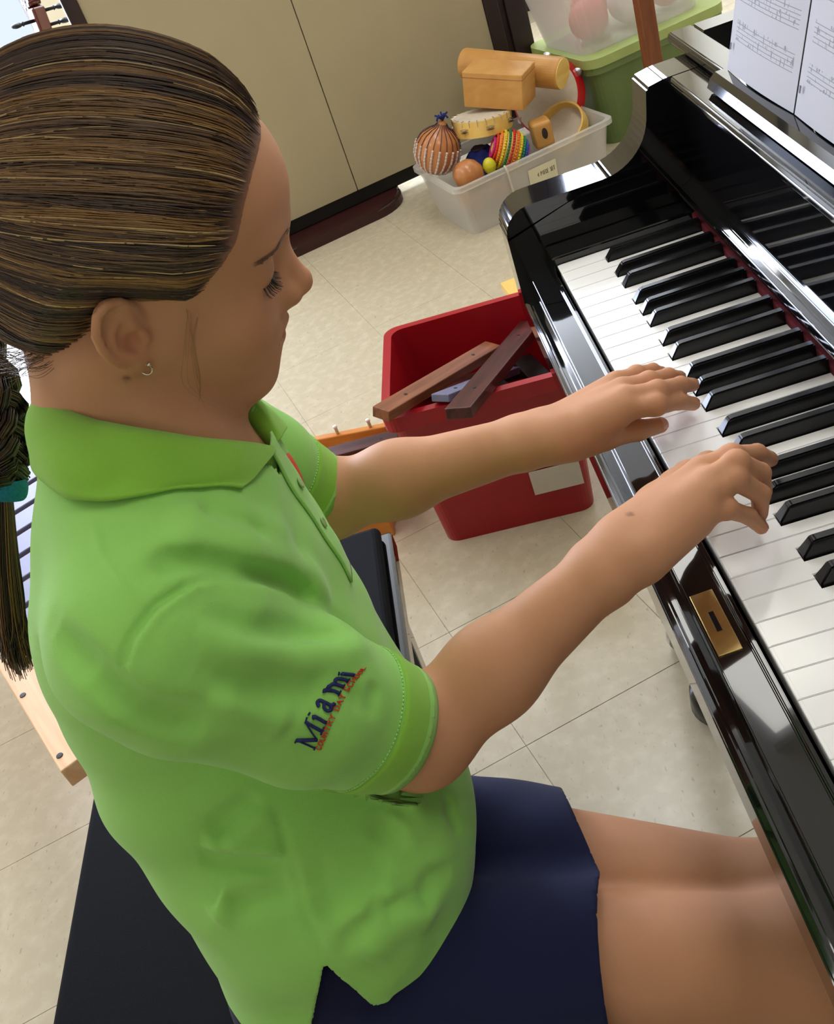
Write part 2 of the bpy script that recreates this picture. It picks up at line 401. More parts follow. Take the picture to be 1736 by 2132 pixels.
# ------------------------------------------------------------------ piano bench
mat('bench_vinyl', srgb(11, 12, 17), 0.75, spec=0.12, noise=0.15, nscale=200, bump=0.25, bscale=700)
bench = tag(empty('piano_bench', (0.42, -0.49, 0)), 'long black piano bench the girl sits on', 'bench')
def bp(name, bm, m):
    o = obj(name, bm, m, bench); o.matrix_parent_inverse = Matrix.Translation((-0.42, 0.49, 0)); return o
bm = bmesh.new(); bx(bm, -0.015, 0.875, -0.683, -0.300, 0.395, 0.425, 0.005, 3); bp('seat_frame', bm, 'lacquer')
bm = bmesh.new(); bx(bm, -0.010, 0.870, -0.678, -0.312, 0.4255, 0.446, 0.010, 4); bp('seat_pad', bm, 'bench_vinyl')
bm = bmesh.new()
for y in (-0.672, -0.318): tube(bm, [(-0.006, y, 0.437), (0.866, y, 0.437)], 0.004, 8)
bp('piping', bm, 'bench_vinyl')
for x in (0.085, 0.79):
    for y in (-0.65, -0.335):
        bm = bmesh.new(); bx(bm, x-0.022, x+0.022, y-0.022, y+0.022, 0.0, 0.395, 0.004)
        for v in bm.verts:
            if v.co.z < 0.2: v.co.x = x+(v.co.x-x)*0.7; v.co.y = y+(v.co.y-y)*0.7
        bp('leg', bm, 'lacquer')
for y in (-0.655, -0.33):
    bm = bmesh.new(); bx(bm, 0.03, 0.83, y-0.01, y+0.01, 0.34, 0.395, 0.003); bp('apron', bm, 'lacquer')
# ------------------------------------------------------------------ the polo shirt as a surface
CUFF_T = 0.88
def axis(sh, el): 
    d = np.asarray(el)-np.asarray(sh); return d/np.linalg.norm(d), np.linalg.norm(d)
def d_sleeve(P, sh, el, s):
    a, ln = axis(sh, el); e = np.asarray(sh)+a*ln*0.93
    q = 1.0 if s > 0 else .90
    d = cone(P, np.asarray(sh)+v3(-s*.022, .004, .002), np.asarray(sh)+a*.02, .046*q, .052*q)
    d = smin(d, cone(P, sh, np.asarray(sh)+a*ln*0.5, .052*q, .0500*q), .02)
    return smin(d, cone(P, np.asarray(sh)+a*ln*0.5, e, .0500*q, .0435*q), .02)
def d_trunk(P):
    return smin(d_torso(P), ell(P, (.600, -.330, .640), (.105, .095, .060)), .05)
def d_shirt0(P):
    d = d_torso(P)
    d = smin(d, cone(P, (.560, -.352, .952), np.asarray(SHR)+v3(-.02, 0, .018), .026, .036), .045)
    d = smin(d, cone(P, (.472, -.352, .944), np.asarray(SHL)+v3(.02, 0, .018), .026, .036), .045)
    # the hanging front, blousing a little over the lap
    d = smin(d, ell(P, (.600, -.330, .640), (.105, .095, .060)), .05)
    k = .010+.045*np.clip((P[..., 2]-.835)/.06, 0, 1)
    d = smin(d, d_sleeve(P, SHR, ELR, 1), k)
    d = smin(d, d_sleeve(P, SHL, ELL, -1), k)
    return d
FOLDS = [([[0.6458, -0.3255, 0.9482], [0.635, -0.3074, 0.9401], [0.618, -0.2853, 0.9121], [0.5821, -0.2729, 0.8571], [0.5771, -0.2655, 0.8184]], 0.01144, 0.011), ([[0.6558, -0.3284, 0.9459], [0.6472, -0.317, 0.9432], [0.6423, -0.3047, 0.935], [0.6361, -0.2893, 0.9155], [0.6075, -0.2781, 0.8775], [0.5853, -0.2714, 0.8353]], -0.0143, 0.0065), ([[0.6244, -0.3222, 0.9537], [0.6131, -0.3004, 0.9397], [0.593, -0.2812, 0.9084], [0.5703, -0.2712, 0.8696]], 0.0066, 0.0132), ([[0.61, -0.3062, 0.9469], [0.6053, -0.291, 0.9279], [0.5966, -0.279, 0.8987]], -0.0055, 0.009), ([[0.6128, -0.3595, 0.965], [0.6386, -0.3531, 0.9563], [0.6617, -0.3415, 0.9471], [0.6745, -0.3304, 0.9363]], 0.00156, 0.0035), ([[0.6124, -0.357, 0.9654], [0.638, -0.3502, 0.9564], [0.6606, -0.3384, 0.947], [0.6723, -0.3282, 0.9369]], -0.00104, 0.0032), ([[0.6427, -0.293, 0.9199], [0.6577, -0.3093, 0.9325], [0.6736, -0.328, 0.9358], [0.6861, -0.343, 0.9301], [0.6949, -0.3521, 0.9206], [0.7004, -0.3525, 0.9107], [0.7054, -0.342, 0.8952], [0.7027, -0.3279, 0.8721]], -0.00616, 0.0022), ([[0.6481, -0.2952, 0.9207], [0.6612, -0.3096, 0.9313], [0.6752, -0.3261, 0.9337], [0.6871, -0.3404, 0.9285], [0.6951, -0.3485, 0.9201]], 0.0013, 0.0032), ([[0.6595, -0.39, 0.935], [0.6918, -0.3682, 0.9205], [0.705, -0.3533, 0.8975], [0.7048, -0.3375, 0.8813], [0.7015, -0.3238, 0.8689]], -0.0143, 0.009), ([[0.6747, -0.3848, 0.9289], [0.6981, -0.3666, 0.9111], [0.7056, -0.3547, 0.8859], [0.7039, -0.3378, 0.8626]], 0.00208, 0.014), ([[0.6792, -0.313, 0.921], [0.6797, -0.2957, 0.8945], [0.6631, -0.2788, 0.8632], [0.6471, -0.2556, 0.841], [0.6231, -0.2445, 0.8222]], 0.00836, 0.0088), ([[0.6712, -0.308, 0.9227], [0.6691, -0.2899, 0.8974], [0.6433, -0.2733, 0.8635], [0.6299, -0.2547, 0.8409]], -0.0066, 0.008), ([[0.6941, -0.3187, 0.906], [0.6872, -0.2993, 0.8739], [0.6751, -0.2761, 0.8445], [0.6681, -0.2632, 0.837]], -0.00616, 0.01), ([[0.6979, -0.3171, 0.8879], [0.6916, -0.3024, 0.8545], [0.6872, -0.2901, 0.8349]], 0.00484, 0.011), ([[0.6664, -0.2575, 0.8297], [0.6658, -0.2487, 0.8098], [0.6513, -0.2433, 0.816]], -0.0044, 0.006), ([[0.6846, -0.3236, 0.7954], [0.664, -0.3398, 0.7305], [0.6871, -0.3422, 0.6953], [0.7028, -0.3429, 0.6741], [0.7172, -0.3357, 0.6424]], -0.00182, 0.0032), ([[0.6565, -0.3442, 0.7529], [0.6606, -0.3652, 0.7439], [0.663, -0.387, 0.734]], -0.0066, 0.009), ([[0.6587, -0.3399, 0.7447], [0.6638, -0.3615, 0.7342], [0.6668, -0.3808, 0.7253]], 0.0044, 0.011), ([[0.6653, -0.402, 0.722], [0.6727, -0.3756, 0.714], [0.6799, -0.3423, 0.7046]], -0.0132, 0.007), ([[0.6638, -0.3977, 0.7275], [0.6706, -0.3718, 0.7187], [0.6763, -0.3422, 0.7098]], 0.0077, 0.0099), ([[0.6827, -0.401, 0.6864], [0.6884, -0.3694, 0.6905], [0.6887, -0.343, 0.6932]], -0.0066, 0.008), ([[0.6803, -0.3995, 0.6923], [0.684, -0.394, 0.6886], [0.6848, -0.4084, 0.6761]], 0.0055, 0.0088), ([[0.6876, -0.3386, 0.6944], [0.6868, -0.313, 0.6904], [0.6758, -0.2854, 0.6897], [0.658, -0.2702, 0.6954]], -0.0066, 0.01), ([[0.7051, -0.3347, 0.6704], [0.6979, -0.3215, 0.6791], [0.6885, -0.2968, 0.682], [0.6777, -0.2799, 0.6834]], -0.00836, 0.009), ([[0.7157, -0.3299, 0.6476], [0.708, -0.3115, 0.6601], [0.7003, -0.2957, 0.665], [0.6929, -0.2693, 0.6481], [0.683, -0.2592, 0.6512], [0.6688, -0.2449, 0.6392]], -0.0099, 0.008), ([[0.7114, -0.3223, 0.6574], [0.7031, -0.3036, 0.6651], [0.6971, -0.2879, 0.6644], [0.6962, -0.2702, 0.64], [0.6905, -0.2649, 0.6453]], 0.00836, 0.0088), ([[0.7171, -0.3182, 0.6368], [0.7087, -0.2951, 0.6458], [0.6909, -0.2648, 0.6425]], 0.0055, 0.0132), ([[0.6657, -0.2385, 0.7253], [0.6548, -0.2574, 0.6848], [0.6693, -0.2739, 0.6875]], 0.0055, 0.0132), ([[0.6306, -0.2364, 0.6709], [0.6439, -0.2383, 0.6637], [0.6514, -0.2362, 0.6465]], -0.0066, 0.006), ([[0.7187, -0.3383, 0.6354], [0.7214, -0.3271, 0.6119], [0.724, -0.3087, 0.5714]], 0.0013, 0.004)]
FOLDS = [(np.asarray(p, float), a, w) for p, a, w in FOLDS]
def seg_dist2(P, a, b):
    d = b-a; t = np.clip(((P-a) @ d)/(d @ d), 0, 1); q = P-a-t[:, None]*d
    return (q*q).sum(1), t
def fold_disp(P):
    out = np.zeros(len(P))
    for pts, amp, w in FOLDS:
        c = pts.mean(0); r = np.linalg.norm(pts-c, axis=1).max()+3*w
        m = near(P, c, r)
        if not m.any(): continue
        q = P[m]; best = np.full(len(q), 1e9); tt = np.zeros(len(q)); n = len(pts)-1
        for i in range(n):
            d2, t = seg_dist2(q, pts[i], pts[i+1]); b = d2 < best
            best = np.where(b, d2, best); tt = np.where(b, (i+t)/n, tt)
        taper = np.clip(np.minimum(tt, 1-tt)*5, 0.12, 1) if abs(amp) > .0009 else 1.0
        out[m] += amp*taper*np.exp(-best/(w*w))
    x, y, z = P[:, 0], P[:, 1], P[:, 2]
    out += .0009*np.sin(70*z+38*y+3*np.sin(22*x+9*y))*np.sin(31*x-44*y+17*z)+.0006*np.sin(120*z-60*y+50*x)
    return out
def d_shirt(P):
    d = d_shirt0(P)
    m = np.abs(d) < .03
    if m.any(): d[m] -= fold_disp(P[m])
    return d
def cut_shirt(P):
    """positive where there is no cloth."""
    x, y, z = P[:, 0], P[:, 1], P[:, 2]
    g = np.where((np.abs(x-.516) < .13) & (z > .88), .067-np.sqrt(((x-.516)*1.0)**2+((y+.346)*1.0)**2), -1.0)
    zm = np.interp(y, [-.42, -.38, -.324, -.296, -.27], [1.0, .985, .958, .932, .900])
    g = np.maximum(g, np.where((((x-.516)/.066)**2+((y+.338)/.070)**2 < 1) & (z > .88), z-zm, -1.0))
    slit = y+.342
    front = np.where(slit > 0, .590-z, -1.0); back = np.where(slit <= 0, .466-z, -1.0)
    v = np.where((z < .645) & (x > .56), (.645-z)*.42-np.abs(slit+(.645-z)*.12), -1.0)
    g = np.maximum(g, np.maximum(np.maximum(front, back), v))
    for sh, el in ((SHR, ELR), (SHL, ELL)):
        a, ln = axis(sh, el); q = P-np.asarray(sh); t = q @ a
        rad = np.linalg.norm(q-t[:, None]*a, axis=1)
        mine = (rad < .075) & (t > ln*.6)
        if mine.any():
            q2 = P[mine]; own = d_sleeve(q2, sh, el, 1 if sh is SHR else -1) < d_trunk(q2)-.0005
            g[mine] = np.maximum(g[mine], np.where(own, t[mine]-ln*CUFF_T, -1.0))
    return g
def cut_mesh(V, Q, fn, cut, it=3):
    g = chunked(cut, V)
    keep = (g[Q] <= 0).sum(1) >= 2
    Q = Q[keep]
    used = np.zeros(len(V), bool); used[Q.ravel()] = True
    b = used & (g > 0)
    idx = np.where(b)[0]
    P = V[idx]
    for _ in range(it):
        gv = cut(P); gg = np.zeros_like(P)
        for k in range(3):
            d = np.zeros(3); d[k] = 5e-4; gg[:, k] = (np.clip(cut(P+d), -.05, .05)-np.clip(cut(P-d), -.05, .05))/1e-3
        n2 = np.maximum((gg*gg).sum(1), .3)
        st = (np.clip(gv, -.01, .01)/n2)[:, None]*gg
        P = P-np.clip(st, -.004, .004)
    V = V.copy(); V[idx] = P
    remap = -np.ones(len(V), int); remap[used] = np.arange(used.sum())
    return V[used], remap[Q]
def d_trunk_f(P):
    d = d_trunk(P); m = np.abs(d) < .03
    if m.any(): d[m] -= fold_disp(P[m])
    return d
def cut_patch(P):
    a, ln = axis(SHR, ELR); t = (P-np.asarray(SHR)) @ a
    return np.maximum(d_sleeve(P, SHR, ELR, 1)-.012, ln*CUFF_T-.008-t)
# navy shorts
def d_shorts(P):
    d = smax(d_torso(P, -.006), P[:, 2]-.63, .02)
    for hip, kn in ((HIPR, KNR), (HIPL, KNL)):
        a = np.asarray(hip); b = a+(np.asarray(kn)-a)*.80
        d = smin(d, cone(P, a, b, .076, .066), .014)
    x, y, z = P[:, 0], P[:, 1], P[:, 2]
    return d+.0012*np.sin(60*y+25*x)*np.sin(45*x+20*z)+.003*np.exp(-((y+.25)/.02)**2)*np.exp(-((x-.62)/.02)**2)
def cut_shorts(P):
    g = np.maximum(P[:, 2]-.62, -1)
    return np.maximum(g, P[:, 1]+.152+.25*np.maximum(P[:, 0]-.665, 0)+.12*np.maximum(.665-P[:, 0], 0))

# ------------------------------------------------------------------ implicit-surface sculpting (numpy)
def v3(*a): return np.array(a, float)
def smin(a, b, k):
    h = np.maximum(k-np.abs(a-b), 0.0)/k
    return np.minimum(a, b)-h*h*k*0.25
def smax(a, b, k): return -smin(-a, -b, k)
def sph(P, c, r): return np.linalg.norm(P-np.asarray(c), axis=-1)-r
def ell(P, c, r, M=None):
    q = P-np.asarray(c)
    if M is not None: q = q @ M
    r = np.asarray(r, float)
    k0 = np.linalg.norm(q/r, axis=-1); k1 = np.linalg.norm(q/(r*r), axis=-1)+1e-12
    return k0*(k0-1.0)/k1
def cone(P, a, b, ra, rb):
    a = np.asarray(a, float); b = np.asarray(b, float); d = b-a
    t = np.clip(((P-a) @ d)/(d @ d), 0, 1)
    return np.linalg.norm(P-a-t[..., None]*d, axis=-1)-(ra+(rb-ra)*t)
def chain(P, pts, rr, k=0.0):
    r = None
    for i in range(len(pts)-1):
        d = cone(P, pts[i], pts[i+1], rr[i], rr[i+1])
        r = d if r is None else (smin(r, d, k) if k else np.minimum(r, d))
    return r
def rotm(yaw, pitch, roll):
    c, s = math.cos(yaw), math.sin(yaw); Rz = np.array([[c, -s, 0], [s, c, 0], [0, 0, 1]])
    c, s = math.cos(-pitch), math.sin(-pitch); Rx = np.array([[1, 0, 0], [0, c, -s], [0, s, c]])
    c, s = math.cos(roll), math.sin(roll); Ry = np.array([[c, 0, s], [0, 1, 0], [-s, 0, c]])
    return Rz @ Rx @ Ry
def chunked(fn, P, n=400000):
    if len(P) <= n: return fn(P)
    return np.concatenate([fn(P[i:i+n]) for i in range(0, len(P), n)])
def grad(fn, P, e=4e-4):
    g = np.empty_like(P)
    for k in range(3):
        d = np.zeros(3); d[k] = e
        g[:, k] = (chunked(fn, P+d)-chunked(fn, P-d))/(2*e)
    return g
def project(fn, P, it=3, off=0.0, damp=1.0):
    for _ in range(it):
        f = chunked(fn, P)-off; g = grad(fn, P)
        P = P-damp*(f/np.maximum((g*g).sum(1), 0.05))[:, None]*g
    return P
def mesh_sdf(fn, lo, hi, h, it=2):
    """sparse surface nets: returns vertices and quads of fn=0."""
    B = 8; lo = np.asarray(lo, float); hi = np.asarray(hi, float)
    nb = np.ceil((hi-lo)/(B*h)).astype(int)
    gi = np.stack(np.meshgrid(*[np.arange(n) for n in nb], indexing='ij'), -1).reshape(-1, 3)
    c = lo+(gi+0.5)*B*h
    act = gi[np.abs(chunked(fn, c)) < B*h*1.25]
    lin = np.arange(B+1)
    loc = np.stack(np.meshgrid(lin, lin, lin, indexing='ij'), -1)
    nx, ny, nz = (nb*B+2)
    key = lambda q: (q[..., 0].astype(np.int64)*ny+q[..., 1])*nz+q[..., 2]
    Vk = []; Vp = []; Q = []
    edges = [((0, 0, 0), (1, 0, 0)), ((0, 0, 0), (0, 1, 0)), ((0, 0, 0), (0, 0, 1)), ((1, 0, 0), (1, 1, 0)), ((1, 0, 0), (1, 0, 1)), ((0, 1, 0), (1, 1, 0)),
             ((0, 1, 0), (0, 1, 1)), ((0, 0, 1), (1, 0, 1)), ((0, 0, 1), (0, 1, 1)), ((1, 1, 0), (1, 1, 1)), ((1, 0, 1), (1, 1, 1)), ((0, 1, 1), (1, 1, 1))]
    step = 300
    for s in range(0, len(act), step):
        a = act[s:s+step]
        G = a[:, None, None, None, :]*B+loc[None]
        F = fn((lo+G.reshape(-1, 3)*h)).reshape(G.shape[:-1])
        S = F < 0
        acc = np.zeros((len(a), B, B, B, 3)); cnt = np.zeros((len(a), B, B, B))
        for (p, q) in edges:
            f0 = F[:, p[0]:p[0]+B, p[1]:p[1]+B, p[2]:p[2]+B]; f1 = F[:, q[0]:q[0]+B, q[1]:q[1]+B, q[2]:q[2]+B]
            m = (f0 < 0) != (f1 < 0)
            t = np.where(m, f0/np.where(f0 == f1, 1, f0-f1), 0)
            for ax in range(3): acc[..., ax] += np.where(m, p[ax]+t*(q[ax]-p[ax]), 0)
            cnt += m
        m = cnt > 0
        cells = G[:, :B, :B, :B][m]
        Vk.append(key(cells)); Vp.append(lo+(cells+acc[m]/cnt[m][:, None])*h)
        for ax in range(3):
            d = [0, 0, 0]; d[ax] = 1
            s0 = S[:, :B, :B, :B]; s1 = S[:, d[0]:d[0]+B, d[1]:d[1]+B, d[2]:d[2]+B]
            for flip in (0, 1):
                mm = (s0 & ~s1) if flip == 0 else (~s0 & s1)
                c0 = G[:, :B, :B, :B][mm]
                if not len(c0): continue
                u = np.zeros(3, int); w = np.zeros(3, int); u[(ax+1) % 3] = 1; w[(ax+2) % 3] = 1
                ks = [key(c0-u-w), key(c0-w), key(c0), key(c0-u)]
                Q.append(np.stack(ks if flip == 0 else ks[::-1], 1))
    Vk = np.concatenate(Vk); Vp = np.concatenate(Vp); Q = np.concatenate(Q)
    o = np.argsort(Vk); Vk = Vk[o]; Vp = Vp[o]
    idx = np.searchsorted(Vk, Q); idx = np.clip(idx, 0, len(Vk)-1)
    ok = (Vk[idx] == Q).all(1); Q = idx[ok]
    if it: Vp = project(fn, Vp, it, damp=0.9)
    return Vp, Q

# ------------------------------------------------------------------ the girl: joints (metres)
HS = 0.95
HC = v3(0.495, -0.298, 1.060)
HM = rotm(math.radians(10.5), math.radians(21), math.radians(10))
def hw_(p): return HC+HS*(HM @ np.asarray(p, float))
NECK = v3(0.515, -0.358, 0.945)
SHR, SHL = v3(0.650, -0.352, 0.885), v3(0.382, -0.364, 0.885)
ELR, ELL = v3(0.622, -0.240, 0.724), v3(0.348, -0.290, 0.748)
HIPR, HIPL = v3(0.655, -0.380, 0.527), v3(0.535, -0.380, 0.527)
KNR, KNL = v3(0.733, -0.020, 0.520), v3(0.682, -0.020, 0.500)
HAND_R = dict(wrist=(0.557, -0.068, 0.772),
 thumb=((.513, -.033, .766), (.479, 0, .758), (.460, .021, .748), (.450, .036, .739)),
 index=((.514, .003, .786), (.512, .026, .788), (.493, .049, .769), (.481, .062, .750)),
 middle=((.534, .001, .790), (.528, .024, .794), (.519, .042, .772), (.512, .045, .748)),
 ring=((.544, -.003, .787), (.538, .019, .789), (.533, .036, .765), (.529, .035, .744)),
 pinky=((.552, -.010, .780), (.550, .007, .776), (.542, .023, .757), (.538, .032, .739)))
HAND_L = dict(wrist=(0.396, -0.088, 0.775),
 thumb=((.402, -.069, .767), (.399, -.042, .758), (.390, -.015, .748), (.379, .006, .738)),
 index=((.401, -.023, .780), (.404, .001, .776), (.385, .023, .760), (.367, .039, .740)),
 middle=((.392, -.020, .783), (.391, .007, .779), (.368, .031, .763), (.345, .046, .744)),
 ring=((.373, -.018, .780), (.369, .006, .776), (.346, .027, .761), (.325, .041, .742)),
 pinky=((.349, -.017, .773), (.341, .002, .769), (.320, .020, .755), (.304, .031, .739)))
FR = dict(thumb=(.0135, .0098, .0085, .0070), index=(.0098, .0082, .0070, .0058), middle=(.0100, .0084, .0072, .0060), ring=(.0096, .0079, .0068, .0057), pinky=(.0088, .0068, .0059, .0050))

def near(P, c, r):
    return ((P-np.asarray(c))**2).sum(-1) < r*r
def d_hand(P, H, el):
    w = np.asarray(H['wrist'], float); el = np.asarray(el, float)
    ax = (w-el)/np.linalg.norm(w-el)
    mid = np.asarray(H['middle'][0], float); lat = np.asarray(H['pinky'][0], float)-np.asarray(H['index'][0], float)
    fw = mid-w; fw /= np.linalg.norm(fw); lat = lat-(lat @ fw)*fw; lat /= np.linalg.norm(lat)
    # wrist: two bones side by side
    d = cone(P, w-0.010*lat-0.02*ax, w-0.011*lat+0.004*fw, .0175, .0150)
    d = smin(d, cone(P, w+0.010*lat-0.02*ax, w+0.011*lat+0.004*fw, .0170, .0145), .012)
    # palm: metacarpals fanned between wrist and knuckles
    dn = np.cross(fw, lat); dn = dn if dn[2] < 0 else -dn
    for i, n in enumerate(('index', 'middle', 'ring', 'pinky')):
        m = np.asarray(H[n][0], float); b = w+(-0.014+0.0095*i)*lat+0.006*fw
        d = smin(d, cone(P, b, m, .0135, FR[n][0]+.0006), .010)
        d = smin(d, cone(P, b+dn*.005, m+dn*.005-fw*.008, .0135, .0080), .010)
    th = [np.asarray(q, float) for q in H['thumb']]
    d = smin(d, cone(P, w-0.010*lat+0.006*fw, th[0], .0165, .0150), .012)
    d = smin(d, cone(P, th[0], th[1], .0145, .0105), .010)
    d = smin(d, cone(P, (np.asarray(H['index'][0])*0.55+w*0.45)+dn*.004, th[0]*0.4+th[1]*0.6, .0110, .0085), .014)
    f = smin(cone(P, th[1], th[2], .0102, .0088), cone(P, th[2], th[3], .0088, .0068), .004)
    d = smin(d, f, .005)
    for n in ('index', 'middle', 'ring', 'pinky'):
        q = [np.asarray(t, float) for t in H[n]]; r = FR[n]
        f = smin(cone(P, q[0], q[1], r[0], r[1]+.0003), cone(P, q[1], q[2], r[1]+.0002, r[2]), .004)
        f = smin(f, cone(P, q[2], q[3], r[2], r[3]), .003)
        kn = q[1]-dn*.0012
        f = smin(f, sph(P, kn, r[1]), .004)
        d = smin(d, f, .0032)
    return d

HELIX = [(.001, .014, .004), (.003, .012, .016), (.007, .005, .0245), (.010, -.004, .028), (.013, -.013, .0245), (.0145, -.0185, .013), (.014, -.0185, .001), (.0115, -.0155, -.010), (.008, -.010, -.0185)]
EAR_C = v3(.0680, -.015, -.016)
EAR_S = 0.86
def d_ear(q):
    """q: head-local points already mirrored to +x."""
    e = (q-EAR_C)/EAR_S
    # tilt: the ear leans back a little and stands off the skull
    a = math.radians(14); c, s = math.cos(a), math.sin(a)
    e = np.stack([e[..., 0], c*e[..., 1]+s*e[..., 2], -s*e[..., 1]+c*e[..., 2]], -1)
    b = math.radians(14); c, s = math.cos(b), math.sin(b)
    e = np.stack([c*e[..., 0]+s*e[..., 1], -s*e[..., 0]+c*e[..., 1], e[..., 2]], -1)
    d = ell(e, (.0035, -.003, .004), (.0075, .0165, .0245))
    d = smin(d, ell(e, (.004, .001, -.021), (.0055, .0085, .0105)), .006)
    hl = chain(e, [np.array(p) for p in HELIX], [.0030]*2+[.0034]*3+[.0036, .0034, .0032, .0030])
    d = smax(d, -ell(e, (.0125, -.0045, .006), (.0065, .0105, .0155)), .003)       # scapha and fossa
    d = smax(d, -ell(e, (.0120, .0035, -.007), (.0095, .0075, .0085)), .003)       # concha
    d = smin(d, hl, .0028)
    ah = chain(e, [np.array(p) for p in ((.006, .002, .014), (.008, -.007, .008), (.0085, -.0105, -.002), (.008, -.0085, -.012), (.008, -.002, -.0165))], [.0022, .0028, .0030, .0030, .0028])
    d = smin(d, ah, .0025)
    d = smin(d, ell(e, (.006, .0115, -.007), (.0040, .0038, .0058)), .003)         # tragus
    return d*EAR_S
def d_head_l(q):
    m = q.copy(); m[..., 0] = np.abs(m[..., 0])
    d = ell(q, (0, -.010, .040), (.070, .090, .078))
    d = smin(d, ell(q, (0, .035, .037), (.058, .0570, .052)), .030)
    d = smin(d, ell(q, (0, .030, -.026), (.055, .056, .066)), .030)
    d = smin(d, cone(m, (.045, .002, -.036), (.021, .060, -.086), .023, .018), .030)
    d = smin(d, ell(q, (0, .069, -.095), (.021, .019, .017)), .022)
    d = smin(d, ell(q, (0, .066, -.058), (.028, .025, .028)), .022)
    d = smin(d, ell(m, (.033, .050, -.036), (.026, .027, .027)), .022)
    d = smin(d, cone(m, (.0, .081, .018), (.034, .069, .019), .010, .009), .016)    # brow ridge
    d = smax(d, -ell(m, (.030, .0935, .001), (.017, .0165, .0125)), .016)           # orbit
    d = smin(d, ell(m, (.0305, .0670, .001), (.0148, .0138, .0120)), .006)          # eye under its lids
    d = smin(d, cone(m, (.016, .078, .0085), (.043, .064, .0080), .0026, .0026), .008)  # lid fold
    n = smin(cone(q, (0, .082, .010), (0, .101, -.024), .0060, .0078), sph(q, (0, .1035, -.0285), .0082), .008)
    n = smin(n, ell(m, (.0095, .0945, -.0335), (.0062, .0085, .0068)), .006)
    n = smin(n, cone(m, (.004, .080, .004), (.010, .086, -.026), .006, .008), .010)
    d = smin(d, n, .011)
    d = smax(d, -ell(m, (.0055, .0985, -.0400), (.0030, .0045, .0030)), .003)      # nostril
    up = smin(cone(m, (0, .0902, -.0530), (.0195, .0785, -.0605), .0052, .0022), cone(m, (.004, .0918, -.0525), (.010, .0885, -.0545), .0038, .0034), .004)
    low = cone(m, (0, .0880, -.0680), (.0180, .0785, -.0630), .0062, .0022)
    lips = smin(up, low, .0016)
    d = smin(d, lips, .0050)
    d = smax(d, -cone(m, (0, .0985, -.0468), (0, .0980, -.0405), .0030, .0022), .004)   # philtrum
    d = smax(d, -cone(m, (.0, .0980, -.0602), (.021, .0830, -.0612), .0018, .0013), .003)  # mouth line
    d = smin(d, d_ear(m), .006)
    return d
def d_head(P):
    return HS*d_head_l(((P-HC)/HS) @ HM)

def d_arm(P, sh, el, wr):
    sh, el, wr = map(np.asarray, (sh, el, wr))
    m = el+(wr-el)*0.35
    d = cone(P, sh, el, .043, .0335)
    d = smin(d, cone(P, el, m, .0315, .0305), .02)
    d = smin(d, cone(P, m, wr-(wr-el)*0.06, .0305, .0215), .02)
    return d
def d_leg(P, hip, kn, sx):
    hip, kn = np.asarray(hip), np.asarray(kn)
    an = v3(kn[0]-0.01, kn[1]+0.01, 0.075)
    d = cone(P, hip, kn, .070, .039)
    d = smin(d, cone(P, kn, kn+(an-kn)*0.35, .039, .040), .03)
    d = smin(d, cone(P, kn+(an-kn)*0.35, an, .040, .027), .03)
    d = smin(d, cone(P, an+v3(0, -.02, -.035), an+v3(0.004, .11, -.055), .034, .019), .03)
    return d
TORSO = np.array([  # z, cx, cy, half width, half depth
 (.44, .597, -.355, .140, .105), (.50, .597, -.353, .144, .110), (.55, .595, -.352, .142, .112), (.60, .588, -.350, .133, .111), (.64, .577, -.352, .126, .113), (.68, .565, -.360, .120, .119),
 (.72, .553, -.368, .115, .121), (.78, .537, -.369, .112, .114), (.83, .528, -.371, .116, .110), (.87, .523, -.366, .118, .100), (.90, .520, -.360, .116, .090),
 (.93, .517, -.352, .098, .078), (.955, .516, -.347, .080, .068), (.98, .516, -.344, .060, .058), (1.0, .516, -.342, .054, .054)])
_tz = np.linspace(.44, 1.0, 225)
_ts = np.stack([np.interp(_tz, TORSO[:, 0], TORSO[:, k]) for k in range(1, 5)], 1)
_kk = np.exp(-np.linspace(-2, 2, 21)**2); _kk /= _kk.sum()
_ts = np.stack([np.convolve(np.pad(_ts[:, k], 10, mode='edge'), _kk, 'valid') for k in range(4)], 1)
def d_torso(P, grow=0.0):
    z = np.clip(P[..., 2], TORSO[0, 0], TORSO[-1, 0])
    c = [np.interp(z, _tz, _ts[:, k]) for k in range(4)]
    a = c[2]+grow; b = c[3]+grow
    x = (P[..., 0]-c[0])/a; y = (P[..., 1]-c[1])/b
    k = (np.abs(x)**2.3+np.abs(y)**2.3)**(1/2.3)
    d = (k-1)*np.minimum(a, b)*0.9
    d = smax(d, P[..., 2]-.985, .02); d = smax(d, .458-P[..., 2], .02)
    return d
def masked(P, base, c, r, fn, k):
    m = near(P, c, r)
    if m.any(): base[m] = smin(base[m], fn(P[m]), k)
    return base
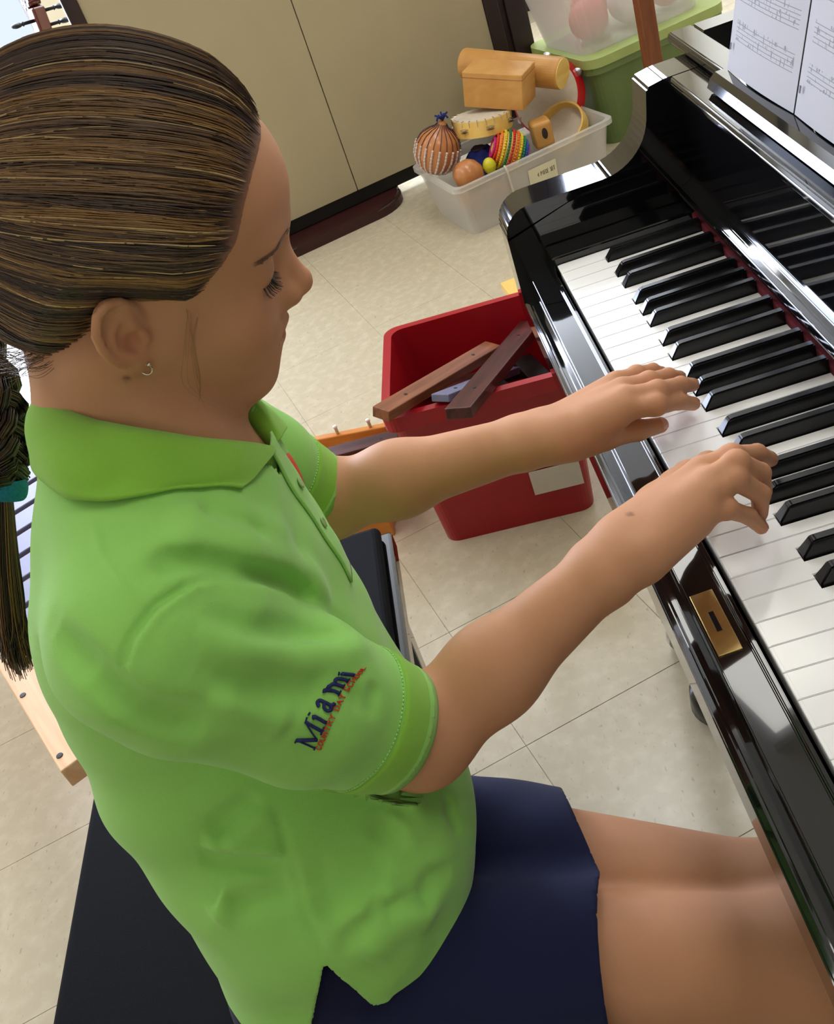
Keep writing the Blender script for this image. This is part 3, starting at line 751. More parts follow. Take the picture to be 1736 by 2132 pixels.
def d_body(P):
    d = np.full(len(P), 0.5)
    m = near(P, (.55, -.40, .70), .40)
    if m.any(): d[m] = d_torso(P[m], -0.016)
    d = np.minimum(d, np.linalg.norm(P-v3(.55, -.4, .7), axis=1)-.05)*1.0
    m = near(P, HC, .20)
    if m.any(): d[m] = np.minimum(d[m], 0.6)
    hd = np.full(len(P), 0.5)
    m = near(P, HC, .19)
    if m.any(): hd[m] = d_head(P[m])
    nk = cone(P, hw_((0, -.030, -.040)), NECK, .046, .051)
    nk = smin(nk, cone(P, NECK, NECK+v3(0, .02, -.05), .051, .06), .03)
    # throat and the strap muscle from behind the ear to the collar bone
    nk = smin(nk, cone(P, hw_((.050, -.030, -.045)), NECK+v3(.030, .050, -.010), .014, .012), .025)
    nk = smin(nk, cone(P, hw_((0, .030, -.075)), NECK+v3(0, .040, .005), .022, .030), .025)
    hd = smin(hd, nk, .020)
    d = smin(d, hd, .02)
    for sh, el, H in ((SHR, ELR, HAND_R), (SHL, ELL, HAND_L)):
        wr = np.asarray(H['wrist'])
        m = near(P, (np.asarray(sh)+el+wr)/3, .33)
        if m.any():
            a = d_arm(P[m], sh, el, wr)
            q = P[m]; hm = near(q, np.asarray(H['middle'][0]), .14)
            if hm.any(): a[hm] = smin(a[hm], d_hand(q[hm], H, el), .014)
            d[m] = smin(d[m], a, .012)
    for hp, kn in ((HIPR, KNR), (HIPL, KNL)):
        d = smin(d, d_leg(P, hp, kn, 0), .010)
    return d
# ------------------------------------------------------------------ the girl
def skin_material():
    m = mat('skin', srgb(196, 142, 108), 0.56, spec=0.28, sss=0.12, sss_rad=(1.0, 0.35, 0.18))
    nt = m.node_tree; N = nt.nodes.new; L = nt.links.new; b = nt.nodes['Principled BSDF']
    at = N('ShaderNodeVertexColor'); at.layer_name = 'tint'
    g = N('ShaderNodeNewGeometry'); t = N('ShaderNodeTexNoise'); t.inputs['Scale'].default_value = 45; t.inputs['Detail'].default_value = 5
    L(g.outputs['Position'], t.inputs['Vector'])
    mr = N('ShaderNodeMapRange'); mr.inputs[3].default_value = 0.92; mr.inputs[4].default_value = 1.08; L(t.outputs['Fac'], mr.inputs[0])
    mx = N('ShaderNodeMixRGB'); mx.blend_type = 'MULTIPLY'; mx.inputs[0].default_value = 1.0
    L(at.outputs['Color'], mx.inputs[1]); L(mr.outputs[0], mx.inputs[2]); L(mx.outputs[0], b.inputs['Base Color'])
    t2 = N('ShaderNodeTexNoise'); t2.inputs['Scale'].default_value = 900; L(g.outputs['Position'], t2.inputs['Vector'])
    bp_ = N('ShaderNodeBump'); bp_.inputs['Strength'].default_value = 0.12; bp_.inputs['Distance'].default_value = 0.0006
    L(t2.outputs['Fac'], bp_.inputs['Height']); L(bp_.outputs[0], b.inputs['Normal'])
    return m
skin_material()
girl = tag(empty('person', (0.60, -0.30, 0.0)), 'girl in lime green polo shirt and navy shorts seated playing the piano', 'person')
def gp(name, v, f, m, parent=None, smooth=True):
    o = pydata(name, v, f, m, girl if parent is None else parent, smooth)
    o.matrix_parent_inverse = Matrix.Translation((-0.60, 0.30, 0.0)) if parent is None else Matrix.Identity(4)
    return o
V1, Q1 = mesh_sdf(d_body, (.22, -.58, 0.0), (.84, .17, 1.22), 0.0025, 1)
body = gp('body', V1, Q1, 'skin')
def tint_body(V):
    c = np.tile(np.array(srgb(200, 146, 110))[:3], (len(V), 1))
    q = ((V-HC)/HS) @ HM
    hd = near(V, HC, .17)
    def blend(w, col):
        nonlocal c
        c = c*(1-w[:, None])+np.array(srgb(*col))[:3]*w[:, None]
    qa = q.copy(); qa[:, 0] = np.abs(qa[:, 0])
    lip = np.minimum(cone(qa, (0, .093, -.054), (.019, .082, -.0605), .0052, .0028), cone(qa, (0, .092, -.067), (.018, .082, -.0625), .0058, .0024))
    blend(np.clip(1-lip/.0022, 0, 1)*0.65*hd, (176, 98, 86))
    blend(np.exp(-(sph(qa, (.042, .060, -.038), 0)/.022)**2)*0.30*hd, (196, 112, 88))
    blend(np.exp(-(sph(qa, EAR_C+v3(.006, .003, -.006), 0)/.012)**2)*0.40*hd, (178, 96, 72))
    blend(np.exp(-(sph(q, (0, .107, -.03), 0)/.010)**2)*0.25*hd, (204, 120, 96))
    for H in (HAND_R, HAND_L):
        for n in FR:
            for j, a in ((3, .45), (2, .15), (1, .22)):
                blend(np.exp(-(sph(V, H[n][j], 0)/.009)**2)*a, (206, 126, 98))
    mole = np.exp(-(sph(V, MOLES[0], 0)/.0016)**2)
    for mp_ in MOLES: blend(np.clip(np.exp(-(sph(V, mp_, 0)/.0018)**2)*1.2, 0, .8), (84, 50, 38))
    return c
MOLES = [project(d_body, np.array([[.545, -.057, .797]]), 4)[0], project(d_body, np.array([[.560, -.320, 1.013]]), 4)[0]]
ca = body.data.color_attributes.new('tint', 'FLOAT_COLOR', 'POINT')
ca.data.foreach_set('color', np.concatenate([tint_body(V1), np.ones((len(V1), 1))], 1).astype(np.float32).ravel())
# ------------------------------------------------------------------ clothes
def cloth(name, col, rough=0.85, scale=1500, bump=0.35, sheen=0.25, var=0.05):
    m = mat(name, col, rough, spec=0.15, sheen=sheen)
    nt = m.node_tree; N = nt.nodes.new; L = nt.links.new; b = nt.nodes['Principled BSDF']
    g = N('ShaderNodeNewGeometry')
    ad = N('ShaderNodeTexNoise'); ad.inputs['Scale'].default_value = scale; ad.inputs['Detail'].default_value = 2; L(g.outputs['Position'], ad.inputs['Vector'])
    bp_ = N('ShaderNodeBump'); bp_.inputs['Strength'].default_value = bump; bp_.inputs['Distance'].default_value = 0.0006
    L(ad.outputs['Fac'], bp_.inputs['Height']); L(bp_.outputs[0], b.inputs['Normal'])
    t2 = N('ShaderNodeTexNoise'); t2.inputs['Scale'].default_value = 26; t2.inputs['Detail'].default_value = 4; L(g.outputs['Position'], t2.inputs['Vector'])
    r = N('ShaderNodeValToRGB'); r.color_ramp.elements[0].color = tuple(c*(1-var) for c in col[:3])+(1,); r.color_ramp.elements[1].color = tuple(min(1, c*(1+var)) for c in col[:3])+(1,)
    L(t2.outputs['Fac'], r.inputs[0]); L(r.outputs[0], b.inputs['Base Color'])
    return m
cloth('pique', srgb(150, 213, 104))
cloth('rib_knit', srgb(142, 202, 70), scale=2600, bump=0.6)
cloth('navy_twill', srgb(26, 30, 62), rough=0.8, scale=2000, bump=0.25, sheen=0.1)
mat('thread_light', srgb(168, 226, 128), 0.8, noise=0.05)
mat('thread_navy', srgb(28, 36, 96), 0.7, noise=0.1, nscale=900)
mat('thread_red', srgb(214, 66, 44), 0.7, noise=0.1, nscale=900)
mat('button_pearl', srgb(150, 190, 120), 0.3, noise=0.05)

def thick(o, t, off=-1.0):
    md = o.modifiers.new('thickness', 'SOLIDIFY'); md.thickness = t; md.offset = off; md.use_even_offset = False
Vs, Qs = mesh_sdf(d_shirt, (.24, -.57, .44), (.80, -.15, 1.02), 0.0025)
Vs, Qs = cut_mesh(Vs, Qs, d_shirt, cut_shirt)
Vp_, Qp_ = mesh_sdf(d_trunk_f, (.52, -.36, .60), (.74, -.16, .80), 0.0025)
Vp_, Qp_ = cut_mesh(Vp_, Qp_, d_trunk_f, cut_patch)
Qs = np.concatenate([Qs, Qp_+len(Vs)]); Vs = np.concatenate([Vs, Vp_-grad(d_trunk_f, Vp_)*.0004])
shirt = gp('polo_shirt', Vs, Qs, 'pique'); shirt['label'] = 'lime green short-sleeved polo shirt'
thick(shirt, 0.0018)
def sp(name, v, f, m, smooth=True):
    return gp(name, v, f, m, shirt, smooth)

def sleeve_ring(sh, el, t0, t1, nt, n=110, off=0.0012):
    a, ln = axis(sh, el); u = np.cross(a, v3(0, 0, 1)); u /= np.linalg.norm(u); w = np.cross(a, u)
    P = []
    for t in np.linspace(t0, t1, nt):
        th = np.linspace(0, 2*np.pi, n, endpoint=False)
        dirs = np.cos(th)[:, None]*u+np.sin(th)[:, None]*w; c = np.asarray(sh)+a*t
        lo = np.full(n, .02); hi = np.full(n, .085)
        for _ in range(18):
            mid = (lo+hi)/2; f = d_shirt(c+dirs*mid[:, None]); lo = np.where(f < 0, mid, lo); hi = np.where(f < 0, hi, mid)
        rr = np.minimum(lo, .054)
        P.append(c+dirs*(rr+off)[:, None])
    return np.array(P)
def grid_faces(nu, nv, wrap):
    f = []
    for i in range(nu-1):
        for j in range(nv if wrap else nv-1):
            f.append((i*nv+j, i*nv+(j+1) % nv, (i+1)*nv+(j+1) % nv, (i+1)*nv+j))
    return f
for sh, el in ((SHR, ELR), (SHL, ELL)):
    a, ln = axis(sh, el); t1 = ln*CUFF_T+.004
    G = sleeve_ring(sh, el, t1-.031, t1, 9)
    ctr = [np.asarray(sh)+a*t for t in np.linspace(t1-.031, t1, 9)]
    for i in range(9):                       # the knit draws in a little towards the edge
        k = 1-0.05*(i/8)**2
        G[i] = ctr[i]+(G[i]-ctr[i])*k
    o = sp('sleeve_cuff', G.reshape(-1, 3), grid_faces(9, 110, True), 'rib_knit'); o['label'] = 'ribbed knit sleeve cuff'; thick(o, .0022)
    S = sleeve_ring(sh, el, t1-.0335, t1-.0335, 1, 110, .0004)[0]
    bm = bmesh.new()
    for k in range(0, 110, 1):
        p, q = S[k], S[(k+1) % 110]; c = (p+q)/2; d = (q-p)*0.36
        tube(bm, [c-d, c+d], .0005, 5)
    o = obj('stitching', bm, 'thread_light', shirt, True)

# collar: a stand that folds over into the leaf
FOLD = [(.522, -.271, .916), (.536, -.277, .931), (.560, -.296, .957), (.570, -.324, .981), (.562, -.348, .996), (.545, -.367, 1.002), (.516, -.379, 1.004), (.487, -.368, .997), (.468, -.348, .984), (.462, -.322, .963), (.472, -.296, .940), (.490, -.280, .921), (.502, -.273, .909)]
OUTR = [(.577, -.303, .925), (.584, -.310, .933), (.596, -.322, .944), (.606, -.338, .957), (.606, -.358, .970), (.588, -.380, .974), (.525, -.407, .970), (.460, -.388, .961), (.428, -.362, .949), (.424, -.334, .936), (.430, -.306, .918), (.440, -.286, .902), (.452, -.276, .890)]
nS = 90
f0 = catmull(FOLD, nS); f1 = catmull(OUTR, nS)
nc = v3(.515, -.335, .96)
inner = f0+(nc-f0)*np.array([.06, .06, 0])+v3(0, 0, -.030)
rows = []
for w in np.linspace(0, 1, 6): rows.append(inner*(1-w)+(f0+(f0-nc)*np.array([.02, .02, 0])-v3(0, 0, .002))*w)
for w in np.linspace(0.0, 1, 12):
    p = f0*(1-w)+f1*w
    nrm = (f0-nc)*np.array([1, 1, .3]); nrm /= np.linalg.norm(nrm, axis=1)[:, None]
    p = p+nrm*(.007*math.sin(math.pi*min(1, w*1.1))**.8+.0015)+v3(0, 0, .0035)*math.sin(math.pi*w)
    rows.append(p)
G = np.array(rows)
fl = G[6:].reshape(-1, 3); ds = d_shirt(fl); g_ = grad(d_shirt, fl)
push = np.clip(.0035-ds, 0, .02); fl = fl+g_*push[:, None]; G[6:] = fl.reshape(G[6:].shape)
# the free edge lies down on the shirt
ed = project(d_shirt, G[-1].copy(), 3, off=.0028); G[-1] = ed; G[-2] = G[-2]*.4+(G[-3]+ed)/2*.6; G[-3] = G[-3]*.6+(G[-4]*.5+G[-2]*.5)*.4
col_o = sp('collar', G.reshape(-1, 3), grid_faces(len(rows), nS, False), 'rib_knit'); col_o['label'] = 'ribbed knit fold-over collar'
md = col_o.modifiers.new('smooth', 'SMOOTH'); md.factor = 0.5; md.iterations = 3
thick(col_o, .0020, 1.0)
# placket with two buttons
def strip_on_shirt(name, a, b, width, off, m, n=24, bulge=0.0):
    a, b = np.asarray(a, float), np.asarray(b, float)
    ax = (b-a)/np.linalg.norm(b-a); nrm = grad(d_shirt0, ((a+b)/2)[None])[0]; lat = np.cross(ax, nrm); lat /= np.linalg.norm(lat)
    rows = []
    for t in np.linspace(0, 1, n):
        c = a+(b-a)*t
        rows.append(project(d_shirt, np.array([c+lat*width*s for s in np.linspace(-.5, .5, 7)]), 3, off=off))
    R_ = np.array(rows)
    o = sp(name, R_.reshape(-1, 3), grid_faces(n, 7, False), m); thick(o, .0016, 1.0); return o
strip_on_shirt('placket', (.513, -.272, .918), (.522, -.250, .800), .026, .0004, 'pique')['label'] = 'button placket'
for z, x in ((.880, .5135), (.845, .517)):
    p = project(d_shirt, np.array([[x, -.262, z]]), 4, off=.0022)[0]; n_ = grad(d_shirt0, p[None])[0]; n_ /= np.linalg.norm(n_)
    bm = bmesh.new(); lathe(bm, [(0, 0), (.0036, 0), (.0042, .0006), (.0040, .0014), (.0026, .0012), (0, .0011)], 20)
    Mb = Vector(n_).to_track_quat('Z', 'Y').to_matrix().to_4x4(); bmesh.ops.transform(bm, matrix=Matrix.Translation(Vector(p)) @ Mb, verts=bm.verts)
    obj('button', bm, 'button_pearl', shirt, True)
# embroidered crest on the chest (small red mark)
cr = np.array([(.505, -.268, .898), (.490, -.266, .892), (.486, -.264, .872), (.497, -.264, .866), (.508, -.267, .880)])
cc = cr.mean(0); pts = [cc]
for r_ in (.5, 1.0):
    for k in range(20):
        t = k/20*5; i = int(t); q = cr[i]*(1-(t-i))+cr[(i+1) % 5]*(t-i); pts.append(cc+(q-cc)*r_)
pts = project(d_shirt, np.array(pts), 3, off=.0012)
fs = [(0, 1+k, 1+(k+1) % 20) for k in range(20)]+[(1+k, 21+k, 21+(k+1) % 20, 1+(k+1) % 20) for k in range(20)]
o = sp('chest_emblem', pts, fs, 'thread_red'); thick(o, .0008, 1.0); o['label'] = 'small red embroidered emblem'

# embroidered lettering on the sleeve
GL = {  # strokes in a unit box, (points, thick)
 'M': [([(0, 0), (.06, 0), (.12, .0)], 0), ([(.08, 0), (.18, 1)], 0), ([(.05, 1), (.22, 1)], 0), ([(.18, 1), (.42, .05)], 1), ([(.42, .05), (.82, 1)], 0), ([(.82, 1), (.74, 0)], 1), ([(.80, 1), (.94, 1)], 0), ([(.62, 0), (.88, 0)], 0)],
 'i': [([(.10, .62), (.26, .66), (.20, 0)], 1), ([(.06, 0), (.34, 0)], 0), ([(.26, .90), (.27, .96)], 1)],
 'a': [([(.10, .52), (.25, .66), (.45, .62), (.46, .45), (.44, .08), (.56, .02)], 1), ([(.46, .38), (.18, .32), (.08, .14), (.20, 0), (.36, .06), (.45, .2)], 1)],
 'm': [([(.02, .60), (.16, .65), (.12, 0)], 1), ([(.02, 0), (.24, 0)], 0), ([(.15, .48), (.30, .66), (.42, .58), (.42, 0)], 1), ([(.33, 0), (.52, 0)], 0), ([(.43, .48), (.60, .66), (.72, .58), (.72, 0)], 1), ([(.62, 0), (.82, 0)], 0)],
 'C': [([(.8, .8), (.5, 1), (.15, .75), (.1, .4), (.3, .05), (.6, 0), (.85, .2)], 0)], 'O': [([(.5, 1), (.15, .8), (.1, .3), (.4, 0), (.7, .1), (.9, .5), (.75, .9), (.5, 1)], 0)],
 'U': [([(.1, 1), (.12, .25), (.4, 0), (.75, .15), (.85, 1)], 0)], 'N': [([(.1, 0), (.12, 1), (.8, 0), (.85, 1)], 0)], 'T': [([(.05, 1), (.9, 1)], 0), ([(.48, 1), (.48, 0)], 0)],
 'R': [([(.12, 0), (.12, 1), (.65, .95), (.75, .7), (.55, .5), (.12, .5)], 0), ([(.5, .5), (.85, 0)], 0)], 'Y': [([(.05, 1), (.45, .5), (.85, 1)], 0), ([(.45, .5), (.45, 0)], 0)],
 'D': [([(.12, 0), (.12, 1), (.6, .9), (.85, .5), (.6, .08), (.12, 0)], 0)], 'A': [([(.05, 0), (.45, 1), (.85, 0)], 0), ([(.2, .38), (.7, .38)], 0)],
 'S': [([(.8, .85), (.5, 1), (.18, .8), (.3, .55), (.65, .45), (.8, .2), (.5, 0), (.12, .15)], 0)], 'H': [([(.12, 0), (.12, 1)], 0), ([(.82, 0), (.82, 1)], 0), ([(.12, .5), (.82, .5)], 0)], 'L': [([(.15, 1), (.15, 0), (.8, 0)], 0)]}
ADV = {'M': 1.06, 'i': .40, 'a': .62, 'm': .90}
T0, T1 = v3(.6868, -.2846, .8120), v3(.6505, -.2515, .8280)
armax, _l = axis(SHR, ELR)
def letter_pt(s, h):
    b = T0+(T1-T0)*s
    bow = .0050*(1-(2*s-1)**2)
    return b-armax*(h+bow)
def letters(name, text, s0, s1, h0, size, m, r0, r1, adv):
    tot = sum(adv(c) for c in text); wid = 1.06 if text == 'Miami' else .92; bm = bmesh.new(); x = 0.0
    for c in text:
        if c != ' ':
            for st, th in GL[c]:
                q = catmull(st, max(4, 4*(len(st)-1)+1)) if len(st) > 2 and c not in 'MNTHAYL' else np.array([np.array(st[0])*(1-t)+np.array(st[-1])*t for t in np.linspace(0, 1, 5)]) if len(st) == 2 else np.concatenate([np.linspace(st[i], st[i+1], 4) for i in range(len(st)-1)])
                pts = []
                for px_, py_ in q:
                    s = s0+(s1-s0)*(x+px_*adv(c)*wid)/tot
                    pts.append(letter_pt(s, h0+py_*size(s)*1.15))
                pts = project(d_shirt, np.array(pts), 3, off=.0007)
                keep = [0]+[i for i in range(1, len(pts)) if np.linalg.norm(pts[i]-pts[i-1]) > 1e-5]
                if len(keep) > 1: tube(bm, [Vector(pts[i]) for i in keep], r1 if th else r0, 6)
        x += adv(c)
    o = obj(name, bm, m, shirt, True); return o
letters('lettering', 'Miami', 0.0, 1.0, .0012, lambda s: .0120-.0018*s, 'thread_navy', .00055, .00115, lambda c: ADV[c])['label'] = 'navy embroidered lettering on the sleeve'
letters('lettering', 'COUNTRY DAY SCHOOL', 0.02, 1.06, -.0030, lambda s: .0030, 'thread_red', .00036, .00036, lambda c: 1.0 if c != ' ' else .6)['label'] = 'small red embroidered lettering under the navy'

# shorts
Vh, Qh = mesh_sdf(d_shorts, (.40, -.56, .42), (.88, -.06, .64), 0.004)
Vh, Qh = cut_mesh(Vh, Qh, d_shorts, cut_shorts)
sh_o = gp('shorts', Vh, Qh, 'navy_twill'); sh_o['label'] = 'navy blue school shorts'
thick(sh_o, .0018)
# ------------------------------------------------------------------ hair
HAIR_POLY = np.array([(.076, .081), (.067, .070), (.060, .055), (.054, .034), (.040, .012), (.026, -.010), (.014, -.002), (-.002, .004), (-.018, .003), (-.030, -.010), (-.038, -.034), (-.052, -.052), (-.080, -.058), (-.14, -.06), (-.14, .16), (.074, .16), (.084, .10)])
def in_poly(y, z, poly=HAIR_POLY):
    """signed distance-like: positive inside."""
    n = len(poly); ins = np.zeros(len(y), bool); best = np.full(len(y), 1e9)
    for i in range(n):
        a, b = poly[i], poly[(i+1) % n]
        c = (a[1] > z) != (b[1] > z)
        xi = (b[0]-a[0])*(z-a[1])/(b[1]-a[1]+1e-12)+a[0]
        ins ^= c & (y < xi)
        d = b-a; t = np.clip(((y-a[0])*d[0]+(z-a[1])*d[1])/(d @ d), 0, 1)
        best = np.minimum(best, (y-a[0]-t*d[0])**2+(z-a[1]-t*d[1])**2)
    return np.where(ins, 1, -1)*np.sqrt(best)
def d_scalp_l(q):
    d = ell(q, (0, -.010, .040), (.070, .090, .078))
    d = smin(d, ell(q, (0, .035, .037), (.058, .0570, .052)), .030)
    d = smin(d, ell(q, (0, -.045, -.010), (.052, .050, .052)), .03)
    m = q.copy(); m[..., 0] = np.abs(m[..., 0])
    return d
def cap_thick(q):
    w = np.clip(in_poly(q[:, 1], q[:, 2])/.030, 0, 1)
    return .0006+.0090*w**.8
def d_cap_l(q): return d_scalp_l(q)-cap_thick(q)
def hair_material(name, rough=0.30):
    m = mat(name, srgb(90, 70, 58), rough, spec=0.55)
    nt = m.node_tree; N = nt.nodes.new; L = nt.links.new; b = nt.nodes['Principled BSDF']
    at = N('ShaderNodeVertexColor'); at.layer_name = 'tint'; g = N('ShaderNodeNewGeometry'); t = N('ShaderNodeTexNoise'); t.inputs['Scale'].default_value = 300
    L(g.outputs['Position'], t.inputs['Vector']); mr = N('ShaderNodeMapRange'); mr.inputs[3].default_value = .8; mr.inputs[4].default_value = 1.2; L(t.outputs['Fac'], mr.inputs[0])
    mx = N('ShaderNodeMixRGB'); mx.blend_type = 'MULTIPLY'; mx.inputs[0].default_value = 1; L(at.outputs['Color'], mx.inputs[1]); L(mr.outputs[0], mx.inputs[2]); L(mx.outputs[0], b.inputs['Base Color'])
    return m
hair_material('hair_strand'); hair_material('hair_base', 0.6)
def set_tint(o, c):
    ca = o.data.color_attributes.new('tint', 'FLOAT_COLOR', 'POINT')
    ca.data.foreach_set('color', np.concatenate([c, np.ones((len(c), 1))], 1).astype(np.float32).ravel())
def to_world(q): return HC+HS*(q @ HM.T)
Vc, Qc = mesh_sdf(d_cap_l, (-.09, -.13, -.09), (.09, .11, .14), 0.003)
Vc, Qc = cut_mesh(Vc, Qc, d_cap_l, lambda P: .001-in_poly(P[:, 1], P[:, 2]))
hair = gp('hair', to_world(Vc), Qc, 'hair_base'); hair['label'] = 'brown hair with blonde streaks pulled back tight'
cw = np.clip(in_poly(Vc[:, 1], Vc[:, 2])/.014, 0, 1)[:, None]
set_tint(hair, np.array(srgb(150, 106, 80))[:3]*(1-cw)+np.array(srgb(58, 44, 38))[:3]*cw)
rng = np.random.default_rng(5)
def strands_mesh(paths, rad, cols, n=4):
    """paths: (S,K,3); rad (S,K); one mesh of thin n-sided tubes, vertex colours per strand."""
    S, K, _ = paths.shape
    T = np.gradient(paths, axis=1); T /= np.linalg.norm(T, axis=2, keepdims=True)+1e-12
    up = np.broadcast_to(v3(.3, .2, .93), T.shape); A = np.cross(T, up); A /= np.linalg.norm(A, axis=2, keepdims=True)+1e-12; Bv = np.cross(A, T)
    th = np.arange(n)*2*np.pi/n
    ring = paths[:, :, None]+rad[:, :, None, None]*(np.cos(th)[:, None]*A[:, :, None]+np.sin(th)[:, None]*Bv[:, :, None])
    V = ring.reshape(-1, 3)
    base = (np.arange(S)[:, None, None]*K+np.arange(K-1)[None, :, None])*n; j = np.arange(n)[None, None]
    a = base+j; b = base+(j+1) % n
    F = np.stack([a, b, b+n, a+n], -1).reshape(-1, 4)
    C_ = np.repeat(cols, K*n, axis=0)
    return V, F, C_
PONY = v3(0, -.104, .040)
c0 = v3(0, -.012, .030); rad0 = v3(.07, .09, .078)
def noise1(x, seed):
    r = np.random.default_rng(seed).random(512); i = np.floor(x).astype(int); f = x-i; f = f*f*(3-2*f)
    return r[i % 512]*(1-f)+r[(i+1) % 512]*f
def gen_strands(S, K, front):
    roots = []
    while len(roots) < S:
        d = rng.normal(size=(4000, 3)); d /= np.linalg.norm(d, axis=1)[:, None]
        p = c0+d*rad0*1.05
        for _ in range(3):
            f_ = d_scalp_l(p); g_ = grad(d_scalp_l, p); p = p-f_[:, None]*g_
        s = in_poly(p[:, 1], p[:, 2])
        ok = (s > .0) & ((s < .016) if front else True) & ((p[:, 1] > -.04) if front else (p[:, 1] > -.085))
        roots += list(p[ok])
    roots = np.array(roots[:S])
    d0 = (roots-c0)/rad0; d0 /= np.linalg.norm(d0, axis=1)[:, None]
    d1 = (PONY-c0)/rad0; d1 /= np.linalg.norm(d1)
    om = np.arccos(np.clip(d0 @ d1, -.999, .999))
    t = np.linspace(0, 1, K)[None]
    D_ = (np.sin((1-t)*om[:, None])/np.sin(om)[:, None])[..., None]*d0[:, None]+(np.sin(t*om[:, None])/np.sin(om)[:, None])[..., None]*d1
    # low side strands lift over the ear
    low = np.clip((.020-roots[:, 2])/.03, 0, 1)*(roots[:, 1] > -.02)
    D_[:, :, 2] += (low*.06)[:, None]*np.sin(np.pi*np.clip(t, 0, 1))**1.0
    # pole angle of each path about the tail axis: streaks follow it
    e1 = np.cross(d1, v3(1, 0, 0)); e1 /= np.linalg.norm(e1); e2 = np.cross(d1, e1)
    ang = np.arctan2(d0 @ e2, d0 @ e1)
    P = c0+D_*rad0
    wav = (rng.random(S)-.5)[:, None]*.010*np.sin(np.pi*t*1.0+rng.random(S)[:, None]*3)
    P[:, :, 2] += wav*np.sin(np.pi*t)
    Pf = P.reshape(-1, 3)
    lift = np.repeat(rng.random(S)*.0022+.0002, K)
    for _ in range(2):
        f = d_cap_l(Pf)-lift; g = grad(d_scalp_l, Pf); Pf = Pf-(f/np.maximum((g*g).sum(1), .3))[:, None]*g
    P = Pf.reshape(S, K, 3)
    sgn = np.sign(roots[:, 0]); an = ang*9.0+40
    b1 = noise1(an*1.3, 3); b2 = noise1(an*5.0, 4); b3 = rng.random(S)
    v = .52*b1+.28*b2+.20*b3-.04
    dark, mid, gold, pale = [np.array(srgb(*c))[:3] for c in ((34, 26, 27), (80, 63, 54), (156, 118, 72), (200, 170, 120))]
    c = np.where((v < .45)[:, None], dark+(mid-dark)*(np.clip(v/.45, 0, 1))[:, None], mid+(gold-mid)*np.clip((v-.45)/.25, 0, 1)[:, None])
    c = np.where((b3 > .95)[:, None], pale, c)
    r = (.00034+.00040*rng.random(S))[:, None]*np.clip(np.minimum(t*14+.25, 1.2), 0, 1)
    return to_world(P.reshape(-1, 3)).reshape(S, K, 3), r*np.ones((S, K)), c
VV = []; FF = []; CC = []; o_ = 0
for S, K, fr in ((3400, 20, False), (1500, 22, True)):
    V, Fq, C_ = strands_mesh(*gen_strands(S, K, fr), n=3)
    VV.append(V); FF.append(Fq+o_); CC.append(C_); o_ += len(V)
so = gp('strands', np.concatenate(VV), np.concatenate(FF), 'hair_strand', hair); set_tint(so, np.concatenate(CC)); tag(so, kind='stuff')
# braid hanging down the back
def braid(path, width, turns):
    path = catmull(path, 60); T = np.gradient(path, axis=0); T /= np.linalg.norm(T, axis=1)[:, None]
    A = np.cross(T, v3(.2, 1, .2)); A /= np.linalg.norm(A, axis=1)[:, None]; Bv = np.cross(A, T)
    out = []
    for k in range(3):
        ph = np.linspace(0, turns*2*np.pi, 60)+k*2*np.pi/3
        out.append(path+A*(width*np.sin(ph))[:, None]+Bv*(width*.55*np.sin(2*ph))[:, None])
    return out
pb = hw_(PONY)
bpath = [pb+v3(0, .006, 0), pb+v3(-.010, -.028, -.004), pb+v3(-.030, -.052, -.040), (.430, -.446, 1.030), (.448, -.446, .982), (.462, -.455, .950), (.472, -.466, .931)]
allp = []; allr = []; allc = []
for s_, cpath in enumerate(braid(bpath, .0100, 4.2)):
    T = np.gradient(cpath, axis=0); T /= np.linalg.norm(T, axis=1)[:, None]; A = np.cross(T, v3(.2, 1, .2)); A /= np.linalg.norm(A, axis=1)[:, None]; Bv = np.cross(A, T)
    for i in range(150):
        th = rng.random()*6.283; rr = .0105*(rng.random()**.4)*np.clip(np.linspace(1.1, .75, 60), 0, 2)
        allp.append(cpath+A*(rr*math.cos(th))[:, None]+Bv*(rr*math.sin(th))[:, None]); allr.append(np.full(60, .0006))
        v = rng.random(); allc.append(np.array(srgb(*((48, 34, 30) if v < .6 else (86, 62, 48) if v < .93 else (140, 104, 66))))[:3])
V, Fq, C_ = strands_mesh(np.array(allp), np.array(allr), np.array(allc), 3)
bo = gp('braid', V, Fq, 'hair_strand', hair); set_tint(bo, C_); bo['label'] = 'dark brown braid'
mat('elastic', srgb(24, 110, 140), 0.9, noise=0.2, nscale=500, bump=0.6, bscale=900)
bm = bmesh.new()
td = Vector((.010, -.011, -.021)).normalized(); tc_ = Vector((.474, -.467, .926))
lathe(bm, [(.0125+.0028*math.cos(a), .0075*math.sin(a)) for a in np.linspace(0, 2*math.pi, 14, endpoint=False)], 32, Matrix.Translation(tc_) @ td.to_track_quat('Z', 'Y').to_matrix().to_4x4(), close=True)
obj('hair_tie', bm, 'elastic', hair, True)['label'] = 'teal elastic hair tie'
allp = []; allr = []; allc = []
for i in range(420):
    a = rng.random()*6.283; r0 = .010*rng.random()**.5; e = v3(math.cos(a)*r0, math.sin(a)*r0*.7, 0)
    sp_ = 1.0+1.0*rng.random()
    pts = catmull([tc_+Vector(e*.9)+Vector((0, 0, .004)), v3(.486, -.492, .880)+e*1.5, v3(.496, -.510, .838)+e*1.8, v3(.506, -.520, .79+.03*rng.random())+e*sp_], 18)
    allp.append(pts); allr.append(np.full(18, .0006)*np.linspace(1, .5, 18)); v = rng.random(); allc.append(np.array(srgb(*((56, 38, 30) if v < .6 else (104, 68, 44) if v < .9 else (150, 100, 56))))[:3])
